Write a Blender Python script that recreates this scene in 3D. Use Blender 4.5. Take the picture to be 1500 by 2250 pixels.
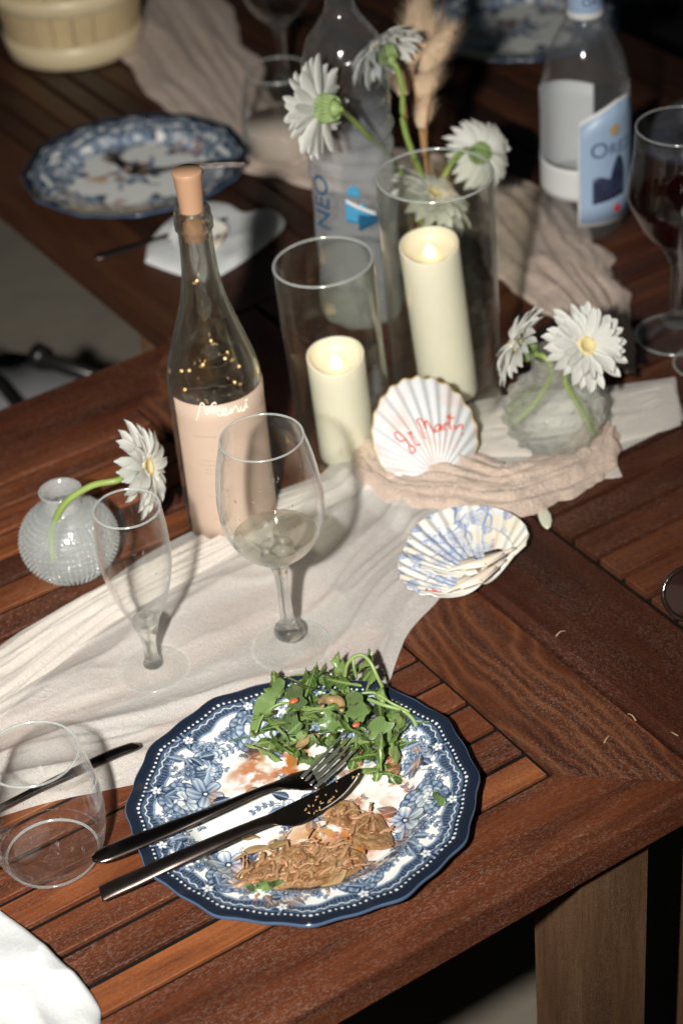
import bpy, math, random
import numpy as np
from mathutils import Vector, Matrix
random.seed(7)
RNG = np.random.default_rng(11)
sc = bpy.context.scene
for o in list(bpy.data.objects):
    bpy.data.objects.remove(o)
COL = sc.collection
T = 0.74                      # height of the table tops above the ground

# ------------------------------------------------------------------ camera
cam_d = bpy.data.cameras.new('camera')
cam = bpy.data.objects.new('camera', cam_d)
COL.objects.link(cam)
cam.matrix_world = Matrix((
    (0.83109066, 0.37627418, -0.40951930, 0.0),
    (-0.55142238, 0.46185816, -0.69470886, 0.0),
    (-0.07226117, 0.80318415, 0.59133200, T + 1.131139806),
    (0, 0, 0, 1)))
cam_d.sensor_fit = 'VERTICAL'
cam_d.sensor_height = 36.0
cam_d.lens = 4481.165847612256 / 2250 * 36.0
cam_d.clip_start = 0.05
cam_d.clip_end = 200
cam_d.dof.use_dof = True
cam_d.dof.focus_distance = 1.60
cam_d.dof.aperture_fstop = 4.6
cam_d.dof.aperture_blades = 9
sc.camera = cam

# ------------------------------------------------------------------ light
world = bpy.data.worlds.new('World')
sc.world = world
world.use_nodes = True
wn = world.node_tree
bg = wn.nodes['Background']
sky = wn.nodes.new('ShaderNodeTexSky')
sky.sky_type = 'NISHITA'
sky.sun_disc = False
sky.sun_elevation = math.radians(6)
sky.sun_rotation = math.radians(215)
wn.links.new(sky.outputs[0], bg.inputs[0])
bg.inputs[1].default_value = 0.006         # late dusk: the flash does the lighting
sun_d = bpy.data.lights.new('sun', 'SUN')
sun_d.energy = 0.012
sun_d.angle = math.radians(15)
sun_d.color = (1.0, 0.9, 0.78)
sun = bpy.data.objects.new('sun', sun_d)
COL.objects.link(sun)
sun.rotation_euler = (math.radians(66), 0, math.radians(-35))
# the photographer's flash, on the camera turned upright: a hand's breadth left of the lens
fl_d = bpy.data.lights.new('camera_flash', 'SPOT')
fl_d.energy = 240
fl_d.color = (1.0, 0.965, 0.91)
fl_d.shadow_soft_size = 0.030
fl_d.spot_size = math.radians(54)
fl_d.spot_blend = 1.0
fl = bpy.data.objects.new('camera_flash', fl_d)
COL.objects.link(fl)
fl.location = (-0.19, 0.13, T + 1.16)
aim = Vector((0.64, 1.46, T))
fl.rotation_euler = (aim - Vector(fl.location)).to_track_quat('-Z', 'Y').to_euler()

vs = sc.view_settings
vs.view_transform = 'Standard'
vs.look = 'None'
vs.exposure = 0.0
vs.gamma = 1.0
vs.use_curve_mapping = False
sc.cycles.use_denoising = True
sc.cycles.max_bounces = 16
sc.cycles.transparent_max_bounces = 40
sc.cycles.transmission_bounces = 16
sc.cycles.glossy_bounces = 8
sc.cycles.sample_clamp_indirect = 6.0
sc.cycles.blur_glossy = 0.3

# ------------------------------------------------------------------ material helpers
class NT:
    def __init__(self, name):
        self.m = bpy.data.materials.new(name)
        self.m.use_nodes = True
        self.t = self.m.node_tree
        self.t.nodes.clear()
        self.out = self.t.nodes.new('ShaderNodeOutputMaterial')
    def n(self, kind, **kw):
        nd = self.t.nodes.new('ShaderNode' + kind)
        for k, v in kw.items():
            if k.startswith('i_'):
                key = k[2:]
                key = int(key) if key.isdigit() else key.replace('_', ' ')
                self.put(nd.inputs[key], v)
            else:
                setattr(nd, k, v)
        return nd
    def put(self, sock, v):
        if hasattr(v, 'is_output') or isinstance(v, bpy.types.NodeSocket):
            self.t.links.new(v, sock)
        elif isinstance(v, (tuple, list)) and sock.type == 'RGBA' and len(v) == 3:
            sock.default_value = (*v, 1)
        else:
            sock.default_value = v
    def coord(self, kind='Object'):
        return self.n('TexCoord').outputs[kind]
    def map(self, vec, scale=(1, 1, 1), loc=(0, 0, 0), rot=(0, 0, 0)):
        return self.n('Mapping', i_Vector=vec, i_Scale=scale, i_Location=loc, i_Rotation=rot).outputs[0]
    def noise(self, vec, scale=1.0, detail=2.0, rough=0.5, dist=0.0, col=False):
        nd = self.n('TexNoise', i_Vector=vec, i_Scale=scale, i_Detail=detail, i_Roughness=rough, i_Distortion=dist)
        return nd.outputs['Color' if col else 'Fac']
    def ramp(self, fac, stops, interp='LINEAR'):
        nd = self.n('ValToRGB', i_Fac=fac)
        cr = nd.color_ramp
        cr.interpolation = interp
        while len(cr.elements) < len(stops):
            cr.elements.new(0.5)
        for e, (p, c) in zip(cr.elements, stops):
            e.position = p
            e.color = (*c, 1) if len(c) == 3 else c
        return nd.outputs[0]
    def rampf(self, fac, a, b, lo=0.0, hi=1.0):
        return self.n('MapRange', i_0=fac, i_1=a, i_2=b, i_3=lo, i_4=hi).outputs[0]
    def mix(self, fac, a, b, mode='MIX'):
        nd = self.n('Mix', data_type='RGBA', blend_type=mode)
        self.put(nd.inputs[0], fac); self.put(nd.inputs[6], a); self.put(nd.inputs[7], b)
        return nd.outputs[2]
    def math(self, op, a, b=0.0, clamp=False):
        nd = self.n('Math', operation=op, use_clamp=clamp)
        self.put(nd.inputs[0], a); self.put(nd.inputs[1], b)
        return nd.outputs[0]
    def bump(self, h, strength=0.3, dist=0.001):
        return self.n('Bump', i_Height=h, i_Strength=strength, i_Distance=dist).outputs[0]
    def bsdf(self, **kw):
        return self.n('BsdfPrincipled', **kw)
    def mixs(self, fac, a, b):
        nd = self.n('MixShader')
        self.put(nd.inputs[0], fac); self.put(nd.inputs[1], a); self.put(nd.inputs[2], b)
        return nd.outputs[0]
    def done(self, sh):
        self.t.links.new(sh if isinstance(sh, bpy.types.NodeSocket) else sh.outputs[0], self.out.inputs[0])
        return self.m

def plain(name, col, rough=0.5, metal=0.0, var=0.0, vscale=60, spec=0.5, coat=0.0, sub=0.0, bump=0.0, bscale=300):
    k = NT(name)
    c = k.coord()
    colr = col
    if var:
        f = k.noise(c, vscale, 3)
        colr = k.mix(f, tuple(x * (1 - var) for x in col), tuple(min(1, x * (1 + var)) for x in col))
    b = k.bsdf(i_Base_Color=colr, i_Roughness=rough, i_Metallic=metal)
    b.inputs['Specular IOR Level'].default_value = spec
    b.inputs['Coat Weight'].default_value = coat
    b.inputs['Coat Roughness'].default_value = 0.08
    if sub:
        b.inputs['Subsurface Weight'].default_value = sub
        b.inputs['Subsurface Radius'].default_value = (0.012, 0.008, 0.005)
        b.inputs['Subsurface Scale'].default_value = 1.0
    if bump:
        k.put(b.inputs['Normal'], k.bump(k.noise(c, bscale, 3), bump, 0.0006))
    return k.done(b)

def wood(name, dark, mid, light, fleck=(0.33, 0.245, 0.19), fl=0.85, cath=0.0, rough=0.5, lo=0.0, hi=1.0):
    k = NT(name)
    c = k.coord()
    rnd = k.n('ObjectInfo').outputs['Random']
    off = k.n('CombineXYZ', i_0=k.math('MULTIPLY', rnd, 37.0), i_1=k.math('MULTIPLY', rnd, 91.0), i_2=k.math('MULTIPLY', rnd, 13.0)).outputs[0]
    v = k.n('VectorMath', operation='ADD', i_0=c, i_1=off).outputs[0]
    broad = k.noise(k.map(v, (5, 42, 42)), 1.0, 4, 0.6, 0.4)
    fine = k.noise(k.map(v, (16, 300, 300)), 1.0, 3, 0.6)
    tone = k.math('ADD', k.math('MULTIPLY', broad, 0.62), k.math('MULTIPLY', fine, 0.26))
    tone = k.math('ADD', tone, k.math('MULTIPLY', k.math('SUBTRACT', k.rampf(rnd, 0, 1, lo, hi), 0.5), 0.34))
    if cath:
        vv = k.n('VectorMath', operation='ADD', i_0=k.map(c, (1.5, 10, 10), (0.3, 0.15, 0)), i_1=k.n('VectorMath', operation='SCALE', i_0=k.noise(k.map(v, (6, 12, 12)), 1.0, 2, col=True), i_Scale=0.55).outputs[0]).outputs[0]
        wv = k.n('TexWave', wave_type='RINGS', rings_direction='Z', i_Vector=vv, i_Scale=3.2, i_Distortion=0.9, i_Detail=2.0, i_Detail_Scale=1.2)
        rings = k.rampf(wv.outputs['Fac'], 0.86, 0.99)
        tone = k.math('ADD', tone, k.math('MULTIPLY', k.math('SUBTRACT', wv.outputs['Fac'], 0.5), 0.20))
    col = k.ramp(tone, [(0.22, dark), (0.46, mid), (0.72, light)])
    patch = k.rampf(k.noise(k.map(v, (9, 30, 30)), 1.0, 2), 0.34, 0.66)
    f1 = k.noise(k.map(v, (420, 1500, 1500)), 1.0, 2, 0.55)
    f1 = k.rampf(f1, 0.56, 0.68)
    f2 = k.rampf(k.noise(k.map(v, (240, 800, 800), (5, 3, 1)), 1.0, 3, 0.6), 0.56, 0.72)
    fk = k.math('MAXIMUM', f1, k.math('MULTIPLY', f2, 0.8))
    fk = k.math('MULTIPLY', fk, k.math('ADD', k.math('MULTIPLY', patch, 0.8), 0.25))
    if cath:
        fr = k.math('MULTIPLY', rings, k.rampf(f1, 0, 1, 0.45, 1.0))
        fk = k.math('MAXIMUM', fk, k.math('MULTIPLY', fr, cath))
    fk = k.math('MULTIPLY', fk, fl * 0.62, True)
    dk = k.rampf(k.noise(k.map(v, (90, 1000, 1000), (2, 7, 4)), 1.0, 2), 0.62, 0.74)
    col = k.mix(k.math('MULTIPLY', dk, 0.6), col, tuple(x * 0.35 for x in dark))
    col = k.mix(fk, col, fleck)
    b = k.bsdf(i_Base_Color=col, i_Roughness=k.rampf(fk, 0, 1, rough, min(1, rough + 0.25)))
    b.inputs['Specular IOR Level'].default_value = 0.4
    k.put(b.inputs['Normal'], k.bump(k.math('SUBTRACT', fine, k.math('MULTIPLY', dk, 0.8)), 0.35, 0.0008))
    return k.done(b)

M = {}
M['slat'] = wood('slat_wood', (0.040, 0.0090, 0.0034), (0.118, 0.0295, 0.0085), (0.27, 0.082, 0.0210))
M['rail'] = wood('rail_wood', (0.040, 0.0090, 0.0036), (0.120, 0.0300, 0.0086), (0.25, 0.074, 0.0195), fl=0.9)
M['end'] = wood('figured_end_wood', (0.032, 0.0080, 0.0034), (0.082, 0.0215, 0.0070), (0.17, 0.052, 0.0150), cath=0.20)
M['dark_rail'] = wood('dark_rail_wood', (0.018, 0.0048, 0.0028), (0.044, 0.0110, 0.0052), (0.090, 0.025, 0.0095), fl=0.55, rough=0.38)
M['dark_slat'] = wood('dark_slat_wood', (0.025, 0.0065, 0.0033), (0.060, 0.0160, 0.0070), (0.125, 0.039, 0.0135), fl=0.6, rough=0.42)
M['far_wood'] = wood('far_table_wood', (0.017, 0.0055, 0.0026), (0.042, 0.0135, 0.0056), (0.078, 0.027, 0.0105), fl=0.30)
M['leg'] = wood('leg_wood', (0.040, 0.017, 0.008), (0.105, 0.050, 0.022), (0.20, 0.105, 0.05), fleck=(0.42, 0.31, 0.2), fl=0.5, rough=0.7)
M['caulk'] = plain('dark_caulk', (0.010, 0.0080, 0.0065), 0.95, var=0.7, vscale=35, spec=0.05, bump=0.8, bscale=400)

def glass_thin(name, tint=(1, 1, 1), ior=1.5, edge=0.9, power=3.2, pale_mix=0.0, edge_light=0.16, pale_col=(0.55, 0.57, 0.58), even=False, bump=0.0, gloss=0.04, hp=0, zfade=None, refl=0.5):
    """Thin wall: what is behind shows straight through; it reflects by Fresnel and turns refracting and pale towards its outline."""
    k = NT(name)
    tr = k.n('BsdfTransparent', i_Color=tint)
    gl = k.n('BsdfGlass', i_Color=tint, i_Roughness=0.0, i_IOR=1.45)
    lw = k.n('LayerWeight', i_Blend=0.5).outputs['Facing']
    f = k.math('MULTIPLY', k.math('POWER', lw, power), edge, True)
    s = k.mixs(f, tr.outputs[0], gl.outputs[0])
    df = k.n('BsdfDiffuse', i_Color=(0.80, 0.84, 0.86))
    tl = k.n('BsdfTranslucent', i_Color=(0.80, 0.84, 0.86))
    pale = k.mixs(0.5, df.outputs[0], tl.outputs[0])
    s = k.mixs(k.math('MULTIPLY', k.math('POWER', lw, hp or power * 1.8), edge_light, True), s, pale)  # pale diffuse outline paints in the bright edges that refraction would give
    bf = k.n('NewGeometry').outputs['Backfacing']
    fr = k.n('Fresnel', i_IOR=k.rampf(bf, 0, 1, ior, 1 / ior)).outputs[0]
    gs = k.n('BsdfGlossy', i_Color=(1, 1, 1), i_Roughness=gloss)
    if bump:
        nb = k.bump(k.noise(k.coord(), bump, 2), 0.5, 0.002)
        k.put(gs.inputs['Normal'], nb)
    s = k.mixs(k.math('MULTIPLY', fr, refl, True), s, gs.outputs[0])
    if pale_mix:
        d2 = k.n('BsdfDiffuse', i_Color=pale_col)
        if zfade:
            fz = k.rampf(k.n('SeparateXYZ', i_0=k.coord()).outputs[2], zfade[0], zfade[1], pale_mix, pale_mix * 0.12)
        else: fz = pale_mix if even else k.math('MULTIPLY', k.rampf(k.noise(k.coord(), 18, 3), 0.3, 0.75, 0.55, 1.0), pale_mix)
        s = k.mixs(fz, s, d2.outputs[0])
    return k.done(s)

def glass_solid(name, tint=(1, 1, 1), ior=1.48, rough=0.0, clear=0.0, edge_light=0.0):
    k = NT(name)
    g = k.n('BsdfGlass', i_Color=tint, i_Roughness=rough, i_IOR=ior)
    s = g.outputs[0]
    if clear:
        tr = k.n('BsdfTransparent', i_Color=tint)
        s = k.mixs(clear, s, tr.outputs[0])
    if edge_light:
        lw = k.n('LayerWeight', i_Blend=0.5).outputs['Facing']
        pale = k.mixs(0.5, k.n('BsdfDiffuse', i_Color=(0.80, 0.84, 0.86)).outputs[0], k.n('BsdfTranslucent', i_Color=(0.80, 0.84, 0.86)).outputs[0])
        s = k.mixs(k.math('MULTIPLY', k.math('POWER', lw, 3.0), edge_light, True), s, pale)  # pale edge colour stands in for light caught in thick glass
        gs = k.n('BsdfGlossy', i_Roughness=0.06)
        s = k.mixs(0.035, s, gs.outputs[0])
    return k.done(s)

M['thin'] = glass_thin('thin_clear_glass', (0.998, 1.0, 0.999), power=3.4, edge=0.9, edge_light=0.55, hp=7, gloss=0.05)
M['thin_plain'] = glass_thin('plain_clear_glass', (0.998, 1.0, 0.999), power=4.5, edge=0.5, edge_light=0.06, hp=9)
M['cyl'] = glass_thin('cylinder_glass', (0.985, 0.99, 0.965), power=4.0, edge=1.0, edge_light=0.24, hp=10)
M['bottle'] = glass_solid('bottle_glass', (0.965, 0.97, 0.945), 1.5, 0.0, 0.22, 0.12)
M['pet'] = glass_thin('clear_plastic', (0.96, 0.965, 0.975), power=3.0, edge=0.5, pale_mix=0.045, even=True, edge_light=0.22)
M['petwater'] = glass_thin('crumpled_plastic', (0.90, 0.915, 0.94), power=2.0, edge=0.5, pale_mix=0.24, zfade=(0.19, 0.235), edge_light=0.2, bump=45, gloss=0.1)
M['solid'] = glass_solid('solid_glass', (0.99, 1.0, 0.995), 1.5, 0.0, 0.30, 0.16)
M['foot'] = glass_thin('foot_glass', (0.99, 1.0, 0.995), power=1.6, edge=0.45, edge_light=0.40, hp=5, gloss=0.05)
M['rim'] = glass_thin('glass_rim', (0.93, 0.96, 0.92), power=0.6, edge=0.35, edge_light=0.85, hp=1.6, gloss=0.12, ior=1.9, pale_mix=0.14, pale_col=(0.85, 0.88, 0.88), even=True, refl=0.9)  # whitish mix paints the bright line of a lit rim
M['vase'] = glass_thin('moulded_glass', (0.985, 0.995, 0.99), power=0.6, edge=0.62, edge_light=0.50, hp=4, pale_mix=0.045, pale_col=(0.95, 0.91, 0.84), even=True, gloss=0.06, ior=1.6)  # cream diffuse mix paints in the lit cloth refracted through the vase
M['vasefine'] = glass_thin('bubbled_glass', (0.975, 0.99, 0.985), power=0.5, edge=0.60, edge_light=0.55, hp=3.5, pale_mix=0.20, pale_col=(0.80, 0.84, 0.83), even=True, gloss=0.09, ior=2.4, refl=0.85)  # pale diffuse mix paints in brightness from refraction and inner reflections
M['water'] = glass_solid('water', (0.99, 1.0, 1.0), 1.33, 0.0, 0.90)
M['white_wine'] = glass_solid('white_wine', (0.992, 0.988, 0.93), 1.33, 0.0, 0.66, 0.06)
M['red_wine'] = plain('red_wine', (0.012, 0.0008, 0.0006), 0.25, spec=0.15)

# ------------------------------------------------------------------ mesh helpers
def mesh_obj(name, V, F, mat=None, parent=None, smooth=True, loc=None, kind=None):
    me = bpy.data.meshes.new(name)
    me.from_pydata([tuple(map(float, v)) for v in V], [], [tuple(int(i) for i in f) for f in F])
    if smooth:
        me.polygons.foreach_set('use_smooth', [True] * len(me.polygons))
    me.update()
    o = bpy.data.objects.new(name, me)
    COL.objects.link(o)
    if mat is not None:
        for mm in (mat if isinstance(mat, (list, tuple)) else [mat]):
            me.materials.append(mm)
    if parent is not None:
        o.parent = parent
    if loc is not None:
        o.location = loc
    if kind:
        o['kind'] = kind
    return o

def link_mesh(name, me, parent, mw=None, loc=None):
    o = bpy.data.objects.new(name, me)
    COL.objects.link(o)
    o.parent = parent
    if mw is not None:
        o.matrix_local = mw
    if loc is not None:
        o.location = loc
    return o

def tag(o, label, cat, group=None):
    o['label'] = label
    o['category'] = cat
    if group:
        o['group'] = group
    return o

def thing(name, label, cat, loc=(0, 0, 0), rot=(0, 0, 0), group=None):
    o = bpy.data.objects.new(name, None)
    o.empty_display_size = 0.03
    COL.objects.link(o)
    o.location = loc
    o.rotation_euler = rot
    return tag(o, label, cat, group)

def copy_tree(o, parent=None):
    c = o.copy()
    COL.objects.link(c)
    c.parent = parent
    for ch in list(o.children):
        copy_tree(ch, c)
    return c

def lathe(prof, seg=64, close_ends=True, rmod=None):
    """Surface of revolution round z from (r, z) pairs; points with r = 0 become poles."""
    V, F, rows = [], [], []
    for r, z in prof:
        if r < 1e-6:
            rows.append([len(V)]); V.append((0, 0, z))
        else:
            row = []
            for i in range(seg):
                a = 2 * math.pi * i / seg
                rr = r * (rmod(a, z) if rmod else 1)
                row.append(len(V)); V.append((rr * math.cos(a), rr * math.sin(a), z))
            rows.append(row)
    for A, B in zip(rows[:-1], rows[1:]):
        if len(A) == 1 and len(B) == 1:
            continue
        for i in range(seg):
            j = (i + 1) % seg
            if len(A) == 1: F.append((A[0], B[j], B[i]))
            elif len(B) == 1: F.append((A[i], A[j], B[0]))
            else: F.append((A[i], A[j], B[j], B[i]))
    return V, F

def catmull(P, n=8):
    P = [np.array(p, float) for p in P]
    Q = [2 * P[0] - P[1]] + P + [2 * P[-1] - P[-2]]
    out = []
    for i in range(1, len(Q) - 2):
        a, b, c, d = Q[i - 1:i + 3]
        for k in range(n):
            t = k / n
            out.append(0.5 * (2 * b + (c - a) * t + (2 * a - 5 * b + 4 * c - d) * t * t + (3 * b - a - 3 * c + d) * t ** 3))
    out.append(P[-1])
    return out

def tube(P, rad, seg=8, up=(0, 0, 1), flat=1.0, caps=True):
    """Tube along P; rad a number or a list; flat squashes it along the local normal."""
    P = [np.array(p, float) for p in P]
    n = len(P)
    R = [rad] * n if np.isscalar(rad) else list(rad)
    FL = [flat] * n if np.isscalar(flat) else list(flat)
    up = np.array(up, float)
    V, F = [], []
    for i in range(n):
        t = P[min(i + 1, n - 1)] - P[max(i - 1, 0)]
        t /= np.linalg.norm(t) + 1e-12
        s = np.cross(t, up)
        if np.linalg.norm(s) < 1e-3:
            s = np.cross(t, (0.3, 1, 0.2))
        s /= np.linalg.norm(s)
        w = np.cross(s, t)
        for k in range(seg):
            a = 2 * math.pi * k / seg
            V.append(P[i] + R[i] * (math.cos(a) * s + FL[i] * math.sin(a) * w))
    for i in range(n - 1):
        for k in range(seg):
            k2 = (k + 1) % seg
            F.append((i * seg + k, i * seg + k2, (i + 1) * seg + k2, (i + 1) * seg + k))
    if caps:
        F.append(tuple(range(seg - 1, -1, -1)))
        F.append(tuple((n - 1) * seg + k for k in range(seg)))
    return V, F

def join(*parts):
    V, F = [], []
    for v, f in parts:
        o = len(V)
        V += [tuple(x) for x in v]
        F += [tuple(i + o for i in q) for q in f]
    return V, F

def prism(poly, z0, z1, bev=0.0015, bev2=None):
    """Board with the plan poly (counter-clockwise), its upper edges chamfered."""
    n = len(poly)
    P = [np.array(p, float) for p in poly]
    inner = []
    for i in range(n):
        a, b, c = P[i - 1], P[i], P[(i + 1) % n]
        d1 = (b - a) / np.linalg.norm(b - a); d2 = (c - b) / np.linalg.norm(c - b)
        n1 = np.array((-d1[1], d1[0])); n2 = np.array((-d2[1], d2[0]))
        m = n1 + n2
        inner.append(b + m * bev / max(0.3, (1 + n1 @ n2)))
    V = [(*p, z0) for p in P] + [(*p, z1 - bev) for p in P] + [(*p, z1) for p in inner]
    F = [tuple(range(n - 1, -1, -1)), tuple(2 * n + i for i in range(n))]
    for i in range(n):
        j = (i + 1) % n
        F.append((i, j, n + j, n + i)); F.append((n + i, n + j, 2 * n + j, 2 * n + i))
    return V, F

def vnoise(shape, cells, seed=0, octaves=3):
    """Value noise on a grid (rows, cols); cells = (cy, cx) lattice cells."""
    g = np.random.default_rng(seed)
    out = np.zeros(shape); amp = 1.0; tot = 0
    cy, cx = cells
    for o in range(octaves):
        ny, nx = max(2, int(cy * 2 ** o)) + 2, max(2, int(cx * 2 ** o)) + 2
        L = g.random((ny, nx))
        y = np.linspace(0, ny - 2.001, shape[0]); x = np.linspace(0, nx - 2.001, shape[1])
        yi, xi = y.astype(int), x.astype(int)
        fy, fx = y - yi, x - xi
        fy = (fy * fy * (3 - 2 * fy))[:, None]; fx = (fx * fx * (3 - 2 * fx))[None, :]
        a = L[np.ix_(yi, xi)]; b = L[np.ix_(yi, xi + 1)]; c = L[np.ix_(yi + 1, xi)]; d = L[np.ix_(yi + 1, xi + 1)]
        out += amp * ((a * (1 - fx) + b * fx) * (1 - fy) + (c * (1 - fx) + d * fx) * fy)
        tot += amp; amp *= 0.5
    return out / tot

def grid_faces(nu, nv, wrap=False):
    F = []
    for i in range(nu - 1):
        for j in range(nv if wrap else nv - 1):
            k = (j + 1) % nv
            F.append((i * nv + j, i * nv + k, (i + 1) * nv + k, (i + 1) * nv + j))
    return F

def grid_mesh(name, X, Y, Z, mat, parent=None, colors=None, wrap=False, kind=None, solid=0.0):
    nu, nv = X.shape
    V = np.stack([X, Y, Z], -1).reshape(-1, 3)
    F = np.array(grid_faces(nu, nv, wrap), int)
    o = mesh_obj(name, V, F, mat, parent, kind=kind)
    if colors is not None:
        at = o.data.color_attributes.new('print', 'FLOAT_COLOR', 'POINT')
        cc = np.ones((len(V), 4)); cc[:, :3] = colors.reshape(-1, 3)
        at.data.foreach_set('color', cc.ravel())
    if solid:
        md = o.modifiers.new('thickness', 'SOLIDIFY'); md.thickness = solid; md.offset = -1
    return o

def top_z(x, y):
    """Height of the table top at (x, y): the second and third tables stand 1 cm higher."""
    s = np.clip((np.asarray(x) - 0.800) / 0.022, 0, 1)
    return T + 0.010 * s * s * (3 - 2 * s)

# ------------------------------------------------------------------ ground
k = NT('stone_paving')
c = k.coord()
a = k.noise(c, 1.3, 5, 0.6); b2 = k.noise(c, 14, 4, 0.6)
col = k.mix(k.rampf(a, 0.3, 0.7), (0.235, 0.20, 0.155), (0.335, 0.295, 0.235))
col = k.mix(k.math('MULTIPLY', k.rampf(b2, 0.45, 0.75), 0.5), col, (0.22, 0.195, 0.16))
bs = k.bsdf(i_Base_Color=col, i_Roughness=0.85)
k.put(bs.inputs['Normal'], k.bump(b2, 0.4, 0.01))
M['ground'] = k.done(bs)
g = mesh_obj('ground', [(-30, -30, 0), (40, -30, 0), (40, 40, 0), (-30, 40, 0)], [(0, 1, 2, 3)], M['ground'], smooth=False)
g['kind'] = 'structure'

# ------------------------------------------------------------------ tables
TH = 0.030
def board(name, poly, origin, ang, mat, parent, top, th=TH, bev=0.00002):
    """Board whose grain runs along local x; poly in world xy, origin/ang place the local frame."""
    ca, sa = math.cos(-ang), math.sin(-ang)
    loc = [((x - origin[0]) * ca - (y - origin[1]) * sa, (x - origin[0]) * sa + (y - origin[1]) * ca) for x, y in poly]
    V, F = prism(loc, -th, 0, bev)
    o = mesh_obj(name, V, F, mat, parent, smooth=False)
    o.location = Vector((origin[0], origin[1], top)) - parent.location
    o.rotation_euler = (0, 0, ang)
    return o

def slat_row(parent, gaps, x0, x1, mat, top, axis='x', gap=0.0062, bev=0.0007):
    """Slats between successive gap centre lines; axis is the way they run."""
    cache = {}
    for a, b in zip(gaps[:-1], gaps[1:]):
        w = round(b - a - gap, 4)
        L = x1 - x0 - 0.008
        if w not in cache:
            V, F = prism([(-L / 2, -w / 2), (L / 2, -w / 2), (L / 2, w / 2), (-L / 2, w / 2)], -0.022, 0, bev)
            me = bpy.data.meshes.new('slat'); me.from_pydata(V, [], F); me.materials.append(mat); cache[w] = me
        dz = random.uniform(-0.0007, 0.0003)
        o = bpy.data.objects.new('slat', cache[w]); COL.objects.link(o); o.parent = parent
        mid = (a + b) / 2
        p = ((x0 + x1) / 2, mid, top - 0.0006 + dz) if axis == 'x' else (mid, (x0 + x1) / 2, top - 0.0006 + dz)
        o.location = Vector(p) - parent.location
        o.rotation_euler = (random.uniform(-.004, .004), 0, 0 if axis == 'x' else math.pi / 2)

def leg(parent, x0, x1, y0, y1, top):
    V, F = prism([(-top, -(y1 - y0) / 2), (0, -(y1 - y0) / 2), (0, (y1 - y0) / 2), (-top, (y1 - y0) / 2)], -(x1 - x0) / 2, (x1 - x0) / 2, 0.003)
    o = mesh_obj('leg', V, F, M['leg'], parent, smooth=False)
    # local x is the leg's own length (the grain)
    o.matrix_local = Matrix.Translation(Vector(((x0 + x1) / 2, (y0 + y1) / 2, top)) - parent.location) @ Matrix(((0, 0, 1, 0), (0, 1, 0, 0), (1, 0, 0, 0), (0, 0, 0, 1)))
    return o

def under(name, x0, x1, y0, y1, z0, z1, mat, parent):
    V, F = prism([(x0, y0), (x1, y0), (x1, y1), (x0, y1)], z0, z1, 0.001)
    px, py, pz = parent.location
    return mesh_obj(name, [(x - px, y - py, z - pz) for x, y, z in V], F, mat, parent, smooth=False)

# table 1: the near one; its slats run towards the right-hand end board
A = thing('dining_table', 'reddish wooden slat table holding the dirty dinner plate and the wine glass', 'table', (0.05, 1.27, 0), group='wooden slat tables pushed together')
YF, YF2, YB2, YB = 0.8495, 0.9305, 1.613, 1.700
XE, XE2, XL, XL2 = 0.8105, 0.7215, -0.75, -0.66
board('rail', [(XL, YF), (XE, YF), (XE2, YF2), (XL2, YF2)], (0.1, YF), 0, M['rail'], A, T)
board('rail', [(XL2, YB2), (XE2, YB2), (XE, YB), (XL, YB)], (0.1, YB), 0, M['dark_rail'], A, T)
board('end_board', [(XE, YF + .0002), (XE, YB - .0002), (XE2 + .0002, YB2 - .0002), (XE2 + .0002, YF2 + .0002)], (XE, YF), math.pi / 2, M['end'], A, T)
board('end_board', [(XL, YF), (XL2, YF2), (XL2, YB2), (XL, YB)], (XL, YF), math.pi / 2, M['rail'], A, T)
gaps = [0.9332, 0.9655, 1.0025, 1.0412, 1.0770]
gaps += [1.0770 + (YB2 - 1.0770) * i / 15 - (.0028 if i == 15 else 0) + (random.uniform(-.0006, .0006) if i < 15 else 0) for i in range(1, 16)]
slat_row(A, gaps, XL2, XE2, M['slat'], T)
under('caulking', XL2 - .01, XE2 + .01, YF2 - .01, YB2 + .01, T - 0.026, T - 0.0048, M['caulk'], A)
under('apron', XL + .03, XE - .05, YF + .028, YF + .046, T - 0.062, T - TH - .0005, M['leg'], A)
under('apron', XL + .03, XE - .05, YB - .046, YB - .028, T - 0.062, T - TH - .0005, M['leg'], A)
leg(A, .697, .768, .868, .929, T - TH)
leg(A, .697, .768, 1.62, 1.68, T - TH)
leg(A, -.70, -.63, .868, .929, T - TH)
leg(A, -.70, -.63, 1.62, 1.68, T - TH)

# table 2: continues to the right, a finger higher
T2 = T + 0.010
B = thing('dining_table', 'darker wooden slat table on the right under the vase with two blooms', 'table', (1.5, 1.27, 0), group='wooden slat tables pushed together')
bx0, bx1 = 0.8125, 0.9135
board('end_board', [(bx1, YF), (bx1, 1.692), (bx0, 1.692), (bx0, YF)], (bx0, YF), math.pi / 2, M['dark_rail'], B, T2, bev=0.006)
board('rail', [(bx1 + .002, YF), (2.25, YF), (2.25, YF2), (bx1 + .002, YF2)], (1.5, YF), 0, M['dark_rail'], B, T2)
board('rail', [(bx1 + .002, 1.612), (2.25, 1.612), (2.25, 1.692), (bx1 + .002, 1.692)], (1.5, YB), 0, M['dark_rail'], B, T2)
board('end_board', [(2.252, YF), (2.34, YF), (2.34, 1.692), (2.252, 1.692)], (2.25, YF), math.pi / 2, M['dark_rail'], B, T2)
g2 = [YF2 + .002, .9765, 1.0117, 1.0470, 1.0820, 1.1165, 1.1516, 1.1895]
g2 += [1.1895 + (1.611 - 1.1895) * i / 12 for i in range(1, 13)]
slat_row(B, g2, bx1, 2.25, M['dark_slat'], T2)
under('caulking', bx1 - .01, 2.26, YF2 - .01, 1.62, T2 - 0.026, T2 - 0.0075, M['caulk'], B)
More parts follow.
